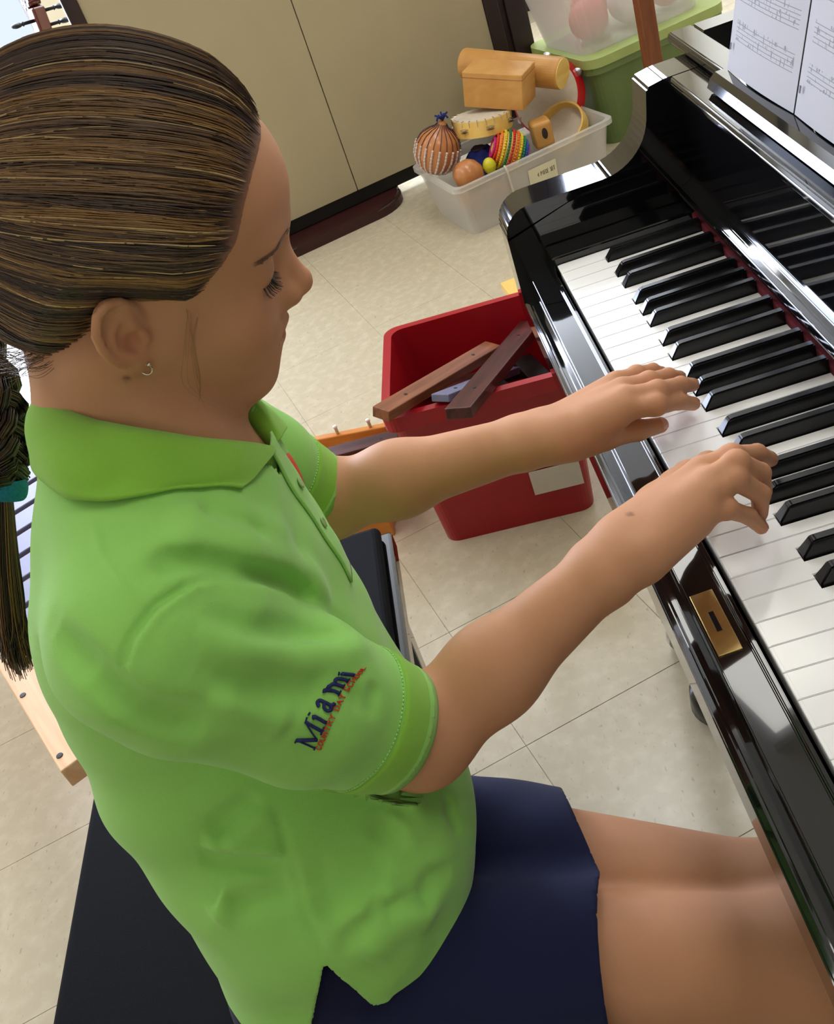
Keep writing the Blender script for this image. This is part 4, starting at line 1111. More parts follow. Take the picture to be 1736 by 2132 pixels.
V, Fq, C_ = strands_mesh(np.array(allp), np.array(allr), np.array(allc), 3)
to_ = gp('tail', V, Fq, 'hair_strand', hair); set_tint(to_, C_)
# loose wisps by the ear and at the nape
allp = []; allr = []; allc = []
for i in range(9):
    k = rng.random(); a = np.array((.066, .022+.008*k, -.004-.008*k)); e = rng.normal(size=3)
    pts = catmull([a, (.068, .027+.004*e[0], -.032), (.062+.003*e[1], .030+.006*e[0], -.060), (.058+.006*e[2], .024+.012*e[1], -.082-.01*k), (.052+.008*e[0], .030+.014*e[2], -.104)], 18)
    allp.append(to_world(pts)[:16]); allr.append(np.full(16, .00009)); allc.append(np.array(srgb(158, 130, 84))[:3])
for i in range(70):
    a = np.array((.030+.018*rng.random(), -.050-.02*rng.random(), -.040-.012*rng.random()))
    pts = catmull([a, a+v3(.004*rng.normal(), -.012, -.004), a+v3(.008*rng.normal(), -.030, -.006+.01*rng.normal())], 12)
    allp.append(to_world(np.asarray(catmull(pts, 16)))); allr.append(np.full(16, .00015)); allc.append(np.array(srgb(92, 70, 48))[:3])
V, Fq, C_ = strands_mesh(np.array(allp), np.array(allr), np.array(allc), 3)
wo = gp('wisps', V, Fq, 'hair_strand', hair); set_tint(wo, C_); tag(wo, kind='stuff')
# brows and lashes
def face_hairs(name, gen, n, rad, col):
    P_ = []; 
    for sx in (1, -1):
        for i in range(n):
            q = np.asarray(gen((i+.5)/n), float); q[:, 0] *= sx; P_.append(to_world(q))
    P_ = np.array(P_); K = P_.shape[1]
    V, Fq, C_ = strands_mesh(P_, np.tile(np.linspace(rad, rad*.35, K), (len(P_), 1)), np.tile(np.array(srgb(*col))[:3], (len(P_), 1)), 3)
    o = gp(name, V, Fq, 'hair_strand'); set_tint(o, C_); return o
def head_proj(q, off=0.0): return project(d_head_l, np.asarray(q, float), 3, off=off)
BROW = catmull([(.010, .092, .014), (.022, .088, .019), (.036, .079, .0215), (.048, .067, .016)], 40)
BROW = head_proj(BROW, .0004)
def brow(t):
    i = int(t*38); p = BROW[i]+rng.normal(size=3)*.0009; d = (BROW[min(i+1, 39)]-BROW[i]); d /= np.linalg.norm(d)
    return head_proj([p, p+d*.0035+v3(0, 0, .0012), p+d*.0065+v3(0, 0, .0010)], .0005)
tag(face_hairs('eyebrows', brow, 170, .00022, (96, 68, 50)), kind='stuff')
LID = []
for a in np.linspace(-50, 74, 40):
    ar = math.radians(a); el_ = math.radians(-24-8*math.cos(ar))
    LID.append((.0305+.0145*math.sin(ar)*math.cos(el_), .0665+.0135*math.cos(ar)*math.cos(el_), -.000+.0120*math.sin(el_)))
LID = head_proj(np.array(LID), .0002)
def lash(t):
    i = int(t*39); p = LID[i]+rng.normal(size=3)*.0004; a = math.radians(-45+110*t)
    out = v3(math.sin(a)*.8, math.cos(a), 0); ln = .0062+.002*rng.random()
    return np.array([p, p+out*ln*.5+v3(0, 0, -.0032), p+out*ln+v3(0, 0, -.0040)])
tag(face_hairs('eyelashes', lash, 56, .00026, (28, 20, 20)), kind='stuff')
# earrings
mat('silver', srgb(225, 220, 210), 0.15, metal=1.0, noise=0.03)
for sx in (1, -1):
    p = hw_((sx*.0735, -.004, -.0385))
    bm = bmesh.new(); lathe(bm, [(.0032+.0005*math.cos(a), .0005*math.sin(a)) for a in np.linspace(0, 2*math.pi, 8, endpoint=False)], 24, Matrix.Translation(Vector(p)-Vector((0, 0, .002))) @ Matrix.Rotation(math.pi/2, 4, 'Y'), close=True)
    bmesh.ops.create_icosphere(bm, subdivisions=2, radius=.0014, matrix=Matrix.Translation(Vector(p)+Vector((sx*.001, .003, .001))))
    o = obj('earring', bm, 'silver', girl, True); o.matrix_parent_inverse = Matrix.Translation((-0.60, 0.30, 0.0)); o['label'] = 'small silver hoop earring'
# finger nails
mat('nail', srgb(222, 168, 148), 0.2, spec=0.6, noise=0.04)
for H in (HAND_R, HAND_L):
    w = np.asarray(H['wrist'])
    for n in FR:
        a, b = np.asarray(H[n][2], float), np.asarray(H[n][3], float); d = (b-a)/np.linalg.norm(b-a)
        up = v3(0, 0, 1) if n != 'thumb' else v3(.5 if H is HAND_R else .6, 0, .8)
        up = up-(up @ d)*d; up /= np.linalg.norm(up); s = np.cross(d, up); r = FR[n][3]
        g = []
        for u in np.linspace(-1, 1, 7):
            for v in np.linspace(-1, 1, 7):
                uu = u*math.sqrt(max(0, 1-.25*v*v)); ang = v*1.0
                g.append(b+d*(.0015+uu*.0050)+s*math.sin(ang)*r*.93+up*math.cos(ang)*r*1.0)
        g = project(d_body, np.array(g), 2, off=.0003)
        o = gp('fingernail', g, grid_faces(7, 7, False), 'nail')
# ------------------------------------------------------------------ things around the room
mat('cream_panel', srgb(170, 158, 126), 0.55, noise=0.03, nscale=6, bump=0.05, bscale=300)
mat('dark_frame', srgb(44, 30, 28), 0.45, noise=0.15, nscale=20)
mat('black_metal', srgb(14, 14, 15), 0.5, noise=0.15)
mat('maroon_foot', srgb(52, 22, 20), 0.4, noise=0.2, nscale=25)
mat('clear_plastic', srgb(226, 222, 214), 0.28, alpha=0.42)
mat('green_plastic', srgb(112, 134, 78), 0.4, alpha=0.86, noise=0.04, nscale=12)
mat('lime_rim', srgb(164, 180, 106), 0.45, noise=0.04)
mat('red_plastic', srgb(158, 16, 28), 0.32, noise=0.06, nscale=14)
mat('white_card', srgb(205, 196, 184), 0.7, noise=0.03)
mat('ink', srgb(70, 66, 50), 0.8, noise=0.1)
mat('tan_label', srgb(224, 220, 190), 0.7, noise=0.03)
def wood(name, c1, c2, rough=0.45, scale=(3, 40, 40), coat=0.0):
    m = mat(name, c1, rough, coat=coat); nt = m.node_tree; N = nt.nodes.new; L = nt.links.new; b = nt.nodes['Principled BSDF']
    tc = N('ShaderNodeTexCoord'); mp = N('ShaderNodeMapping'); mp.inputs['Scale'].default_value = scale; L(tc.outputs['Object'], mp.inputs[0])
    t = N('ShaderNodeTexNoise'); t.inputs['Scale'].default_value = 1.0; t.inputs['Detail'].default_value = 6; t.inputs['Distortion'].default_value = 0.8; L(mp.outputs[0], t.inputs['Vector'])
    r = N('ShaderNodeValToRGB'); r.color_ramp.elements[0].position = 0.32; r.color_ramp.elements[1].position = 0.68
    r.color_ramp.elements[0].color = c1; r.color_ramp.elements[1].color = c2; L(t.outputs['Fac'], r.inputs[0]); L(r.outputs[0], b.inputs['Base Color'])
    bp_ = N('ShaderNodeBump'); bp_.inputs['Strength'].default_value = 0.15; bp_.inputs['Distance'].default_value = 0.001; L(t.outputs['Fac'], bp_.inputs['Height']); L(bp_.outputs[0], b.inputs['Normal'])
    return m
wood('rosewood_x', srgb(50, 22, 22), srgb(86, 42, 38), 0.35, (4, 60, 60))
wood('rosewood_light', srgb(112, 62, 40), srgb(150, 92, 58), 0.4, (4, 60, 60))
wood('orange_wood', srgb(196, 120, 44), srgb(216, 146, 66), 0.35, (40, 4, 40))
wood('pine', srgb(216, 166, 122), srgb(232, 192, 150), 0.5, (3, 55, 30))
wood('tan_wood', srgb(190, 134, 66), srgb(206, 156, 86), 0.45, (10, 10, 20))
wood('yellow_wood', srgb(224, 178, 84), srgb(238, 204, 120), 0.4, (10, 10, 20))
wood('brown_wood', srgb(104, 56, 28), srgb(136, 78, 42), 0.4, (30, 30, 4))
wood('gourd_wood', srgb(176, 108, 58), srgb(200, 134, 78), 0.3, (12, 12, 12), 0.3)
wood('cello_wood', srgb(66, 22, 16), srgb(92, 34, 22), 0.25, (20, 20, 4), 0.5)
mat('drum_skin', srgb(214, 202, 182), 0.7, noise=0.06, nscale=40)
mat('red_paint', srgb(198, 24, 34), 0.35, noise=0.05)
mat('blue_cloth', srgb(30, 40, 110), 0.9, noise=0.2, nscale=200)
mat('bead_white', srgb(206, 186, 178), 0.35, noise=0.1)
mat('string_dark', srgb(60, 40, 60), 0.8, noise=0.1)
mat('egg_yellow', srgb(206, 200, 40), 0.4, noise=0.05)
mat('red_rubber', srgb(190, 60, 66), 0.6, noise=0.1)
mat('ball_white', srgb(216, 208, 198), 0.7, noise=0.05)
mat('bar_metal', srgb(112, 112, 138), 0.5, metal=0.15, noise=0.04)
mat('peg_white', srgb(232, 228, 220), 0.5, noise=0.03)

def rthing(name, a, b, z, label, cat, rot=0.0, group=None):
    return tag(empty(name, rm(a, b, z), RA+rot), label, cat, group)

# --- tall panel screen on feet
scr = rthing('panel_screen', -2.36, 0.36, 0, 'tall cream panel screen with dark brown frame on a curved dark foot', 'screen')
for y0, y1 in ((-0.597, -0.0105), (-0.0075, 0.587)):
    box_obj('panel', -0.035, 0.0, y0, y1, 0.083, 1.95, 'cream_panel', scr, 0.002)
for y0, y1 in ((-0.640, -0.598), (0.588, 0.636), (0.662, 0.735)):
    box_obj('frame_post', -0.05, 0.008 if y0 < 0.65 else -0.002, y0, y1, 0.06, 1.97, 'dark_frame', scr, 0.003)
box_obj('post_web', -0.05, -0.015, 0.636, 0.662, 0.06, 1.97, 'dark_frame', scr)
box_obj('base_rail', -0.06, -0.015, -0.64, 0.735, 0.035, 0.0825, 'black_metal', scr, 0.003)
box_obj('top_rail', -0.05, 0.004, -0.598, 0.588, 1.951, 1.985, 'dark_frame', scr, 0.003)
def rounded(x0, x1, y0, y1, r, n=8):
    P = []
    for cx_, cy_, a in ((x1-r, y1-r, 0), (x0+r, y1-r, 90), (x0+r, y0+r, 180), (x1-r, y0+r, 270)):
        P += [(cx_+r*math.cos(math.radians(a+90*i/n)), cy_+r*math.sin(math.radians(a+90*i/n))) for i in range(n+1)]
    return P
bm = bmesh.new(); prism(bm, rounded(-0.46, 0.105, -0.42, 0.135, 0.13), 2, 0.0, 0.034)
bmesh.ops.bevel(bm, geom=[e for e in bm.edges if all(v.co.z > 0.03 for v in e.verts)], offset=0.01, segments=3, affect='EDGES')
obj('foot', bm, 'maroon_foot', scr)

# --- open storage tubs
def tub(bm, x0, x1, y0, y1, h, flare, r, t, rim):
    n = 6
    def ring(f, z, inset=0.0): return [bm.verts.new((p[0], p[1], z)) for p in rounded(x0+f+inset, x1-f-inset, y0+f+inset, y1-f-inset, max(r-inset, .004), n)]
    R_ = [ring(flare, 0), ring(0.0, h-rim), ring(-0.012, h-rim), ring(-0.012, h), ring(0, h, t), ring(flare, t, t)]
    k = len(R_[0])
    for a, b in zip(R_, R_[1:]):
        for i in range(k): bm.faces.new((a[i], a[(i+1) % k], b[(i+1) % k], b[i]))
    bm.faces.new(R_[0][::-1]); bm.faces.new(R_[-1])
cb = rthing('clear_tub', -1.95, 0.755, 0, 'clear plastic tub on the floor full of hand percussion', 'tub')
bm = bmesh.new(); tub(bm, -0.165, 0.165, -0.26, 0.26, 0.165, 0.022, 0.03, 0.003, 0.014); obj('body', bm, 'clear_plastic', cb)
lbm = Matrix.Translation((0.1530, -0.03, 0.055)) @ Matrix.Rotation(math.radians(8.3), 4, 'Y')
bm = bmesh.new(); bx(bm, 0.0, 0.0012, 0.0, 0.094, 0.0, 0.068, M=lbm); lb = obj('sticker', bm, 'tan_label', cb)
def flat_text(name, text, w, h, m, parent, M, r=0.001):
    bm = bmesh.new(); x = 0.0; step = w/len(text)
    G5 = {'4': [[(.7, 0), (.7, 1), (.1, .35), (.9, .35)]], 'P': [[(.12, 0), (.12, 1), (.7, .95), (.75, .6), (.12, .48)]], 'I': [[(.5, 0), (.5, 1)]], 'E': [[(.8, 1), (.12, 1), (.12, 0), (.8, 0)], [(.12, .5), (.65, .5)]],
          'C': [[(.8, .85), (.45, 1), (.12, .6), (.2, .15), (.55, 0), (.85, .18)]], 'S': [[(.8, .85), (.5, 1), (.18, .8), (.3, .55), (.7, .42), (.8, .15), (.5, 0), (.12, .15)]], 'T': [[(.05, 1), (.95, 1)], [(.5, 1), (.5, 0)]]}
    for c in text:
        for st in G5.get(c, []):
            tube(bm, [M @ Vector((0, x+p[0]*step*.85, p[1]*h)) for p in st], r, 5)
        x += step
    return obj(name, bm, m, parent)
flat_text('print', '4 PIECE SET', 0.060, 0.013, 'ink', lb, lbm @ Matrix.Translation((0.0014, 0.028, 0.036)), 0.0009)
bm = bmesh.new(); tube(bm, catmull([(0.169, -0.100, 0.170), (0.178, -0.098, 0.150), (0.168, -0.092, 0.09), (0.166, -0.086, 0.05)], 14), 0.0035, 6); obj('cord', bm, 'white_card', cb, True)

def ico(bm, c, r, sub=3, s=(1, 1, 1), M=None):
    m = Matrix.Translation(c) @ (M if M is not None else Matrix.Identity(4)) @ Matrix.Diagonal((s[0], s[1], s[2], 1))
    return bmesh.ops.create_icosphere(bm, subdivisions=sub, radius=r, matrix=m)
# gourd rattle in a bead net
sk = rthing('gourd_rattle', -1.985, 0.540, 0.150, 'large brown gourd rattle in a net of pale beads, blue tuft on top', 'rattle')
tl = Matrix.Rotation(math.radians(-24), 4, 'X') @ Matrix.Rotation(math.radians(10), 4, 'Y')
GC = Vector((0, 0, .074))
bm = bmesh.new(); lathe(bm, [(0.0, -.073), (.030, -.066), (.056, -.045), (.068, -.015), (.068, .015), (.056, .044), (.034, .062), (.016, .072), (.010, .086), (0, .088)], 32, Matrix.Translation(GC) @ tl); obj('gourd', bm, 'gourd_wood', sk, True)
bm = bmesh.new(); bs = bmesh.new()
for k in range(20):
    a = 2*math.pi*k/20; pts = []
    for z in np.linspace(.080, -.060, 14):
        r = np.interp(z, [-.073, -.066, -.045, -.015, .015, .044, .062, .072, .086], [0, .030, .056, .068, .068, .056, .034, .016, .010])+.0022
        tw = 0.10*math.sin(k*math.pi)*0
        pts.append(Matrix.Translation(GC) @ tl @ Vector((r*math.cos(a+tw), r*math.sin(a+tw), z)))
    tube(bm, pts, .0011, 4)
    for i in range(6, 14):
        ico(bs, pts[i], .0046, 1)
        q = (pts[i]+pts[min(i+1, 13)])/2; ico(bs, q, .0040, 1)
obj('net', bm, 'string_dark', sk); tag(obj('beads', bs, 'bead_white', sk, True), kind='stuff')
bm = bmesh.new(); top = Matrix.Translation(GC) @ tl @ Vector((0, 0, .090))
for k in range(9):
    a = 2*math.pi*k/9; tube(bm, catmull([top, top+Vector((.012*math.cos(a), .012*math.sin(a), .014)), top+Vector((.020*math.cos(a), .020*math.sin(a), .004 if k % 2 else .018))], 7), .003, 5)
obj('tuft', bm, 'blue_cloth', sk, True)

def frame_drum(name, a, b, z, R_, dep, tilt, rot, rim, skin, label, cat, jing=0, skin_z=None, pins=0):
    d = rthing(name, a, b, z, label, cat)
    M = Matrix.Rotation(rot, 4, 'Z') @ Matrix.Rotation(tilt, 4, 'X')
    bm = bmesh.new(); n = 48; t = .006
    lathe(bm, [(R_-t, 0), (R_, 0), (R_, dep), (R_-t, dep)], n, M, close=True); obj('rim', bm, rim, d)
    if skin:
        bm = bmesh.new(); sz = dep if skin_z is None else skin_z; lathe(bm, [(0, sz-.001), (R_-t+.0005, sz-.001), (R_-t+.0005, sz+.001), (0, sz+.001)], n, M); obj('skin', bm, skin, d)
    for k in range(jing):
        an = 2*math.pi*(k+.5)/jing
        for dz in (-.004, .004):
            bm = bmesh.new(); lathe(bm, [(0, -.0006), (.012, -.0006), (.013, .0004), (.004, .0022), (0, .0022)], 14, M @ Matrix.Translation(((R_+.001)*math.cos(an), (R_+.001)*math.sin(an), dep*.5+dz))); obj('jingle', bm, 'steel', d)
    for k in range(pins):
        an = 2*math.pi*k/pins
        bm = bmesh.new(); tube(bm, [M @ Vector(((R_+.001)*math.cos(an), (R_+.001)*math.sin(an), dep*.70)), M @ Vector(((R_+.001)*math.cos(an), (R_+.001)*math.sin(an), dep+.003)), M @ Vector(((R_-.010)*math.cos(an), (R_-.010)*math.sin(an), dep+.003))], .0012, 4); obj('pin', bm, 'steel', d)
    return d
frame_drum('tambourine', -1.965, 0.690, 0.228, .090, .046, math.radians(-8), 0.3, 'yellow_wood', 'drum_skin', 'yellow wooden tambourine with jingles leaning on the tan box', 'tambourine', 7, None, 22)
frame_drum('tambourine', -2.08, 0.985, 0.195, .116, .045, math.radians(68), math.radians(38), 'red_paint', 'drum_skin', 'red rimmed tambourine with a pale head standing behind the wooden tube', 'tambourine', 6)
frame_drum('hoop_drum', -1.955, 0.945, 0.120, .080, .040, math.radians(38), math.radians(35), 'yellow_wood', 'drum_skin', 'shallow yellow hoop drum at the right end of the clear tub', 'drum', 0, .006)
# wood box and tube shaker
wb = rthing('wooden_box', -1.985, 0.770, 0.280, 'tan wooden box block lying on top of the clear tub', 'wooden box', math.radians(-48))
Mb = Matrix.Rotation(math.radians(-12), 4, 'X')
bm = bmesh.new(); bx(bm, -.055, .055, -.092, .098, 0, .105, .003, 2, Mb); obj('block', bm, 'tan_wood', wb)
bm = bmesh.new(); bx(bm, -.0556, .0556, -.0926, .0986, .088, .0895, .0004, 1, Mb); obj('lid_seam', bm, 'brown_wood', wb)
ts = rthing('tube_shaker', -2.20, 0.775, 0.365, 'thick pale wooden tube lying across the tan box', 'shaker')
Mt = Vector((.28, .185, -.065)).to_track_quat('Z', 'Y').to_matrix().to_4x4(); TL = .342
bm = bmesh.new(); lathe(bm, [(0, 0), (.044, 0), (.046, .004), (.046, TL-.004), (.044, TL), (.0, TL)], 40, Mt); obj('tube', bm, 'tan_wood', ts, False)
bm = bmesh.new(); lathe(bm, [(0, TL+.0002), (.0435, TL+.0002), (.0435, TL+.0025), (0, TL+.0025)], 40, Mt); obj('end_cap', bm, 'yellow_wood', ts)
# rainbow beaded gourd
rb = rthing('beaded_shaker', -1.865, 0.715, 0.110, 'gourd shaker wrapped in rainbow coloured beads', 'shaker')
Mr = Matrix.Translation((0, 0, .062)) @ Matrix.Rotation(math.radians(58), 4, 'X') @ Matrix.Rotation(math.radians(-18), 4, 'Y')
bm = bmesh.new(); ico(bm, (0, 0, 0), .056, 3, M=Mr); obj('gourd', bm, 'yellow_wood', rb, True)
RC = [(200, 30, 120), (214, 40, 30), (230, 120, 24), (222, 190, 30), (30, 110, 60), (190, 30, 34), (226, 110, 26), (220, 200, 40), (40, 130, 90), (24, 90, 170), (120, 60, 170)]
for i, c in enumerate(RC):
    mat('bead_%d' % i, srgb(*c), 0.35, noise=0.1, nscale=300)
    ph = math.radians(28+i*12.2); bm = bmesh.new()
    n = 40
    for k in range(n):
        a = 2*math.pi*k/n; ico(bm, Mr @ Vector((.0585*math.sin(ph)*math.cos(a), .0585*math.sin(ph)*math.sin(a), .0585*math.cos(ph))), .0050, 1)
    tag(obj('bead_row', bm, 'bead_%d' % i, rb, True), kind='stuff')
# small things
cs = rthing('wood_block', -1.880, 0.835, 0.138, 'small pale wooden block with a round hole beside the rainbow shaker', 'wood block', math.radians(-14))
bm = bmesh.new(); bx(bm, -.032, .032, -.030, .030, 0, .078, .010, 4); obj('block', bm, 'tan_wood', cs)
bm = bmesh.new(); lathe(bm, [(0, 0), (.011, 0), (.011, .0012), (0, .0012)], 20, Matrix.Translation((.0318, .004, .044)) @ Matrix.Rotation(math.pi/2, 4, 'Y') @ Matrix.Diagonal((1.5, .8, 1, 1))); obj('hole', bm, 'dark_frame', cs)
def maraca(name, a, b, z, r, m, label, lean):
    t = rthing(name, a, b, z, label, 'maraca')
    M = Matrix.Translation((0, 0, r)) @ Matrix.Rotation(math.radians(lean), 4, 'X')
    bm = bmesh.new(); lathe(bm, [(0, r*1.05), (r*.5, r*.92), (r*.9, r*.45), (r, 0), (r*.88, -r*.5), (r*.5, -r*.9), (.012, -r*1.15), (0, -r*1.15)], 32, M); obj('head', bm, m, t, True)
    bm = bmesh.new(); lathe(bm, [(0, -r*1.14), (.011, -r*1.14), (.009, -r*1.14-.10), (.012, -r*1.14-.115), (0, -r*1.14-.118)], 16, M); obj('handle', bm, m, t, True)
maraca('maraca', -1.865, 0.572, 0.112, .046, 'gourd_wood', 'plain brown gourd maraca at the near corner of the clear tub', 50)
maraca('maraca', -1.915, 0.580, 0.026, .044, 'gourd_wood', 'brown gourd maraca low inside the clear tub seen through its wall', 75)
eg = rthing('egg_shaker', -1.845, 0.635, 0.142, 'small bright yellow egg shaker in front of the rainbow shaker', 'shaker')
bm = bmesh.new(); ico(bm, (0, 0, .022), .020, 3, (1, 1, 1.25)); obj('shell', bm, 'egg_yellow', eg, True)
bm = bmesh.new(); lathe(bm, [(.0201, -.001), (.0206, -.001), (.0206, .001), (.0201, .001)], 24, Matrix.Translation((0, 0, .022)), close=True); obj('seam', bm, 'egg_yellow', eg)
bg = rthing('cloth_bag', -1.955, 0.655, 0.060, 'crumpled dark blue cloth bag between the gourds', 'bag')
bm = bmesh.new(); ico(bm, (0, 0, .065), .062, 4, (1, 1, 1))
for v in bm.verts: v.co += v.co.normalized()*.010*math.sin(v.co.x*130+2*math.sin(v.co.z*90))*math.cos(v.co.y*110)
obj('sack', bm, 'blue_cloth', bg, True)
bm = bmesh.new(); lathe(bm, [(.020, -.003), (.024, 0), (.020, .003)], 20, Matrix.Translation((0, 0, .128))); obj('drawstring', bm, 'string_dark', bg)

# --- green tub with a clear tub on it
gb = rthing('green_tub', -2.15, 1.31, 0, 'translucent green plastic tub with pale lime rim standing beside the percussion tub', 'tub')
bm = bmesh.new(); tub(bm, -0.20, 0.20, -0.235, 0.235, 0.262, 0.03, 0.05, 0.003, 0.02); obj('body', bm, 'green_plastic', gb)
bm = bmesh.new(); prism(bm, rounded(-0.216, 0.216, -0.251, 0.251, 0.055), 2, 0.2625, 0.290); obj('lid', bm, 'lime_rim', gb)
ub = rthing('clear_tub', -2.15, 1.30, 0.2905, 'clear plastic tub of balls stacked on the green tub', 'tub')
bm = bmesh.new(); tub(bm, -0.19, 0.20, -0.26, 0.25, 0.27, 0.045, 0.05, 0.003, 0.018); obj('body', bm, 'clear_plastic', ub)
for (a, b, z, r, m, lab) in ((-2.10, 1.17, 0.300, .062, 'red_rubber', 'dull red rubber ball at the left in the stacked clear tub'), (-2.22, 1.24, 0.300, .060, 'red_rubber', 'dull red rubber ball at the back of the stacked clear tub'), (-2.10, 1.32, 0.298, .070, 'ball_white', 'off-white foam ball in the stacked clear tub'), (-2.10, 1.45, 0.300, .055, 'red_rubber', 'dull red rubber ball at the right in the stacked clear tub')):
    t = rthing('ball', a, b, z, lab, 'ball', group='balls in the stacked clear tub')
    bm = bmesh.new(); ico(bm, (0, 0, r), r, 3); obj('shell', bm, m, t, True)
    bm = bmesh.new(); lathe(bm, [(.0045, 0), (.006, .001), (.0045, .002), (.002, .001)], 12, Matrix.Translation((r*.96, 0, r*1.2)) @ Matrix.Rotation(math.pi/2, 4, 'Y'), close=True); obj('valve', bm, m, t)
ps = rthing('wooden_post', -1.72, 1.148, 0, 'upright brown wooden post standing in front of the green tub', 'post')
box_obj('shaft', -.018, .018, -.024, .024, .02, 1.15, 'brown_wood', ps, .004); box_obj('base', -.05, .05, -.05, .05, 0, .0195, 'brown_wood', ps, .004)
bm = bmesh.new(); lathe(bm, [(0, 0), (.022, 0), (.026, .02), (.016, .04), (0, .045)], 20, Matrix.Translation((0, 0, 1.1505))); obj('knob', bm, 'brown_wood', ps, True)

# --- red tub with xylophone bars
rt = tag(empty('red_tub', (-0.616, -0.118, 0), math.radians(-6.0)), 'red plastic tub with a white label holding loose xylophone bars', 'tub')
bm = bmesh.new(); tub(bm, -0.158, 0.162, -0.164, 0.167, 0.325, 0.018, 0.028, 0.004, 0.03); obj('body', bm, 'red_plastic', rt)
bm = bmesh.new(); bx(bm, 0.0, 0.0015, 0.046, 0.140, 0.072, 0.128, M=Matrix.Translation((0.1490, 0, 0)) @ Matrix.Rotation(math.radians(3.2), 4, 'Y')); obj('label_card', bm, 'white_card', rt)
def bar(a, b, w, t, m, label, roll=0.0, name='xylophone_bar', cat='xylophone bar', holes=True, group='bars in the red tub'):
    a, b = Vector(a), Vector(b); d = b-a; L_ = d.length; q = d.to_track_quat('X', 'Z')
    o = empty(name, a); o.rotation_mode = 'QUATERNION'; o.rotation_quaternion = q; tag(o, label, cat, group)
    bm = bmesh.new(); bx(bm, 0, L_, -w/2, w/2, -t, 0, .0018, 2, Matrix.Rotation(roll, 4, 'X'))
    for v in bm.verts:
        if v.co.z < -t*.6: v.co.z += t*.30*max(0, 1-((v.co.x/L_-.5)/.30)**2)
    obj('wood', bm, m, o)
    if holes:
        for f in (.2, .8):
            bm = bmesh.new(); lathe(bm, [(0, 0), (.0035, 0), (.0035, .0006), (0, .0006)], 12, Matrix.Rotation(roll, 4, 'X') @ Matrix.Translation((L_*f, 0, 0))); obj('hole', bm, 'black_metal', o)
bar((-.349, -.172, .373), (-.735, .010, .278), .046, .020, 'rosewood_x', 'widest dark rosewood bar slanting out over the near rim of the red tub')
bar((-.425, -.298, .372), (-.700, -.075, .275), .036, .020, 'rosewood_light', 'reddish brown bar jutting over the left corner of the red tub', 0.2)
bar((-.455, -.196, .346), (-.66, -.055, .235), .036, .014, 'bar_metal', 'grey metal bar lying between the two brown bars in the red tub')
bar((-.745, -.235, .200), (-.700, -.010, .205), .036, .020, 'rosewood_x', 'dark bar lying flat against the far wall inside the red tub')
bar((-.690, -.235, .170), (-.640, -.000, .180), .034, .018, 'rosewood_x', 'dark bar lying low in the middle of the red tub')
bar((-.50, .005, .245), (-.72, -.03, .215), .040, .020, 'black_metal', 'black bar at the right end inside the red tub')
bar((-.52, -.045, .225), (-.71, -.10, .190), .036, .020, 'black_metal', 'black bar under the wide rosewood bar in the red tub')
bar((-.56, -.22, .120), (-.54, .01, .125), .04, .020, 'rosewood_light', 'brown bar near the bottom of the red tub')
# --- small xylophone behind the red tub
xy = tag(empty('xylophone', (-0.760, -0.48, 0), math.radians(-13)), 'orange wooden xylophone frame with white pegs on the floor beside the red tub', 'xylophone')
box_obj('rail', -.040, -.022, -.22, .142, .0, .140, 'orange_wood', xy, .003); box_obj('rail', .15, .168, -.22, .142, .0, .120, 'orange_wood', xy, .003)
box_obj('end_board', -.021, .149, .120, .138, .0, .115, 'orange_wood', xy, .003); box_obj('end_board', -.021, .149, -.215, -.197, .0, .115, 'orange_wood', xy, .003)
for y in np.arange(-.19, .13, .074):
    bm = bmesh.new(); lathe(bm, [(0, 0), (.0035, 0), (.0035, .014), (.005, .016), (.005, .020), (0, .021)], 12, Matrix.Translation((-.031, y, .1402))); obj('peg', bm, 'peg_white', xy, True)
bar((-.685, -.490, .165), (-.668, -.310, .165), .040, .022, 'rosewood_x', 'dark rosewood bar lying on the orange xylophone frame', 0, group=None)
# --- yellow wooden box behind the red tub
yb = tag(empty('wooden_chime_box', (-1.235, 0.065, 0), math.radians(8)), 'yellow wooden box standing on the floor beyond the red tub', 'wooden box')
box_obj('body', -.05, .05, -.045, .09, 0, .088, 'tan_wood', yb, .003); box_obj('lid', -.058, .058, -.056, .10, .0885, .112, 'yellow_wood', yb, .003)
bm = bmesh.new(); lathe(bm, [(0, 0), (.006, 0), (.006, .002), (0, .002)], 14, Matrix.Translation((.02, .01, .112))); obj('screw', bm, 'black_metal', yb)
# --- long pine metallophone behind the bench
ang = math.atan2(-.181, -.306)
mp_ = tag(empty('metallophone', (.100, -.802, 0), ang), 'long pine framed metallophone with grey metal bars behind the bench', 'metallophone')
box_obj('rail', 0.0, 1.10, -.020, .034, .265, .300, 'pine', mp_, .002)
box_obj('rail', 0.0, 1.10, -.250, -.215, .265, .300, 'pine', mp_, .002)
for x in (.055, 1.07): box_obj('end_board', x, x+.02, -.214, -.0205, .03, .285, 'pine', mp_, .002)
for y0, y1 in ((-.0195, .004), (-.249, -.216)): box_obj('side_board', .055, 1.095, y0, y1, .0, .2645, 'pine', mp_, .002)
for x in (.030, .205, .52, .85):
    bm = bmesh.new(); lathe(bm, [(0, 0), (.0052, 0), (.0048, .0012), (0, .0014)], 16, Matrix.Translation((x, .024, .300))); obj('screw', bm, 'black_metal', mp_)
for k in range(11):
    x = .16+k*.078; box_obj('bar', x, x+.062, -.245, -.032, .3125, .322, 'bar_metal', mp_, .002)
    for y in (-.232, -.045):
        bm = bmesh.new(); lathe(bm, [(0, 0), (.004, 0), (.004, .012), (0, .013)], 10, Matrix.Translation((x+.070, y, .3005))); obj('peg', bm, 'steel', mp_, True)
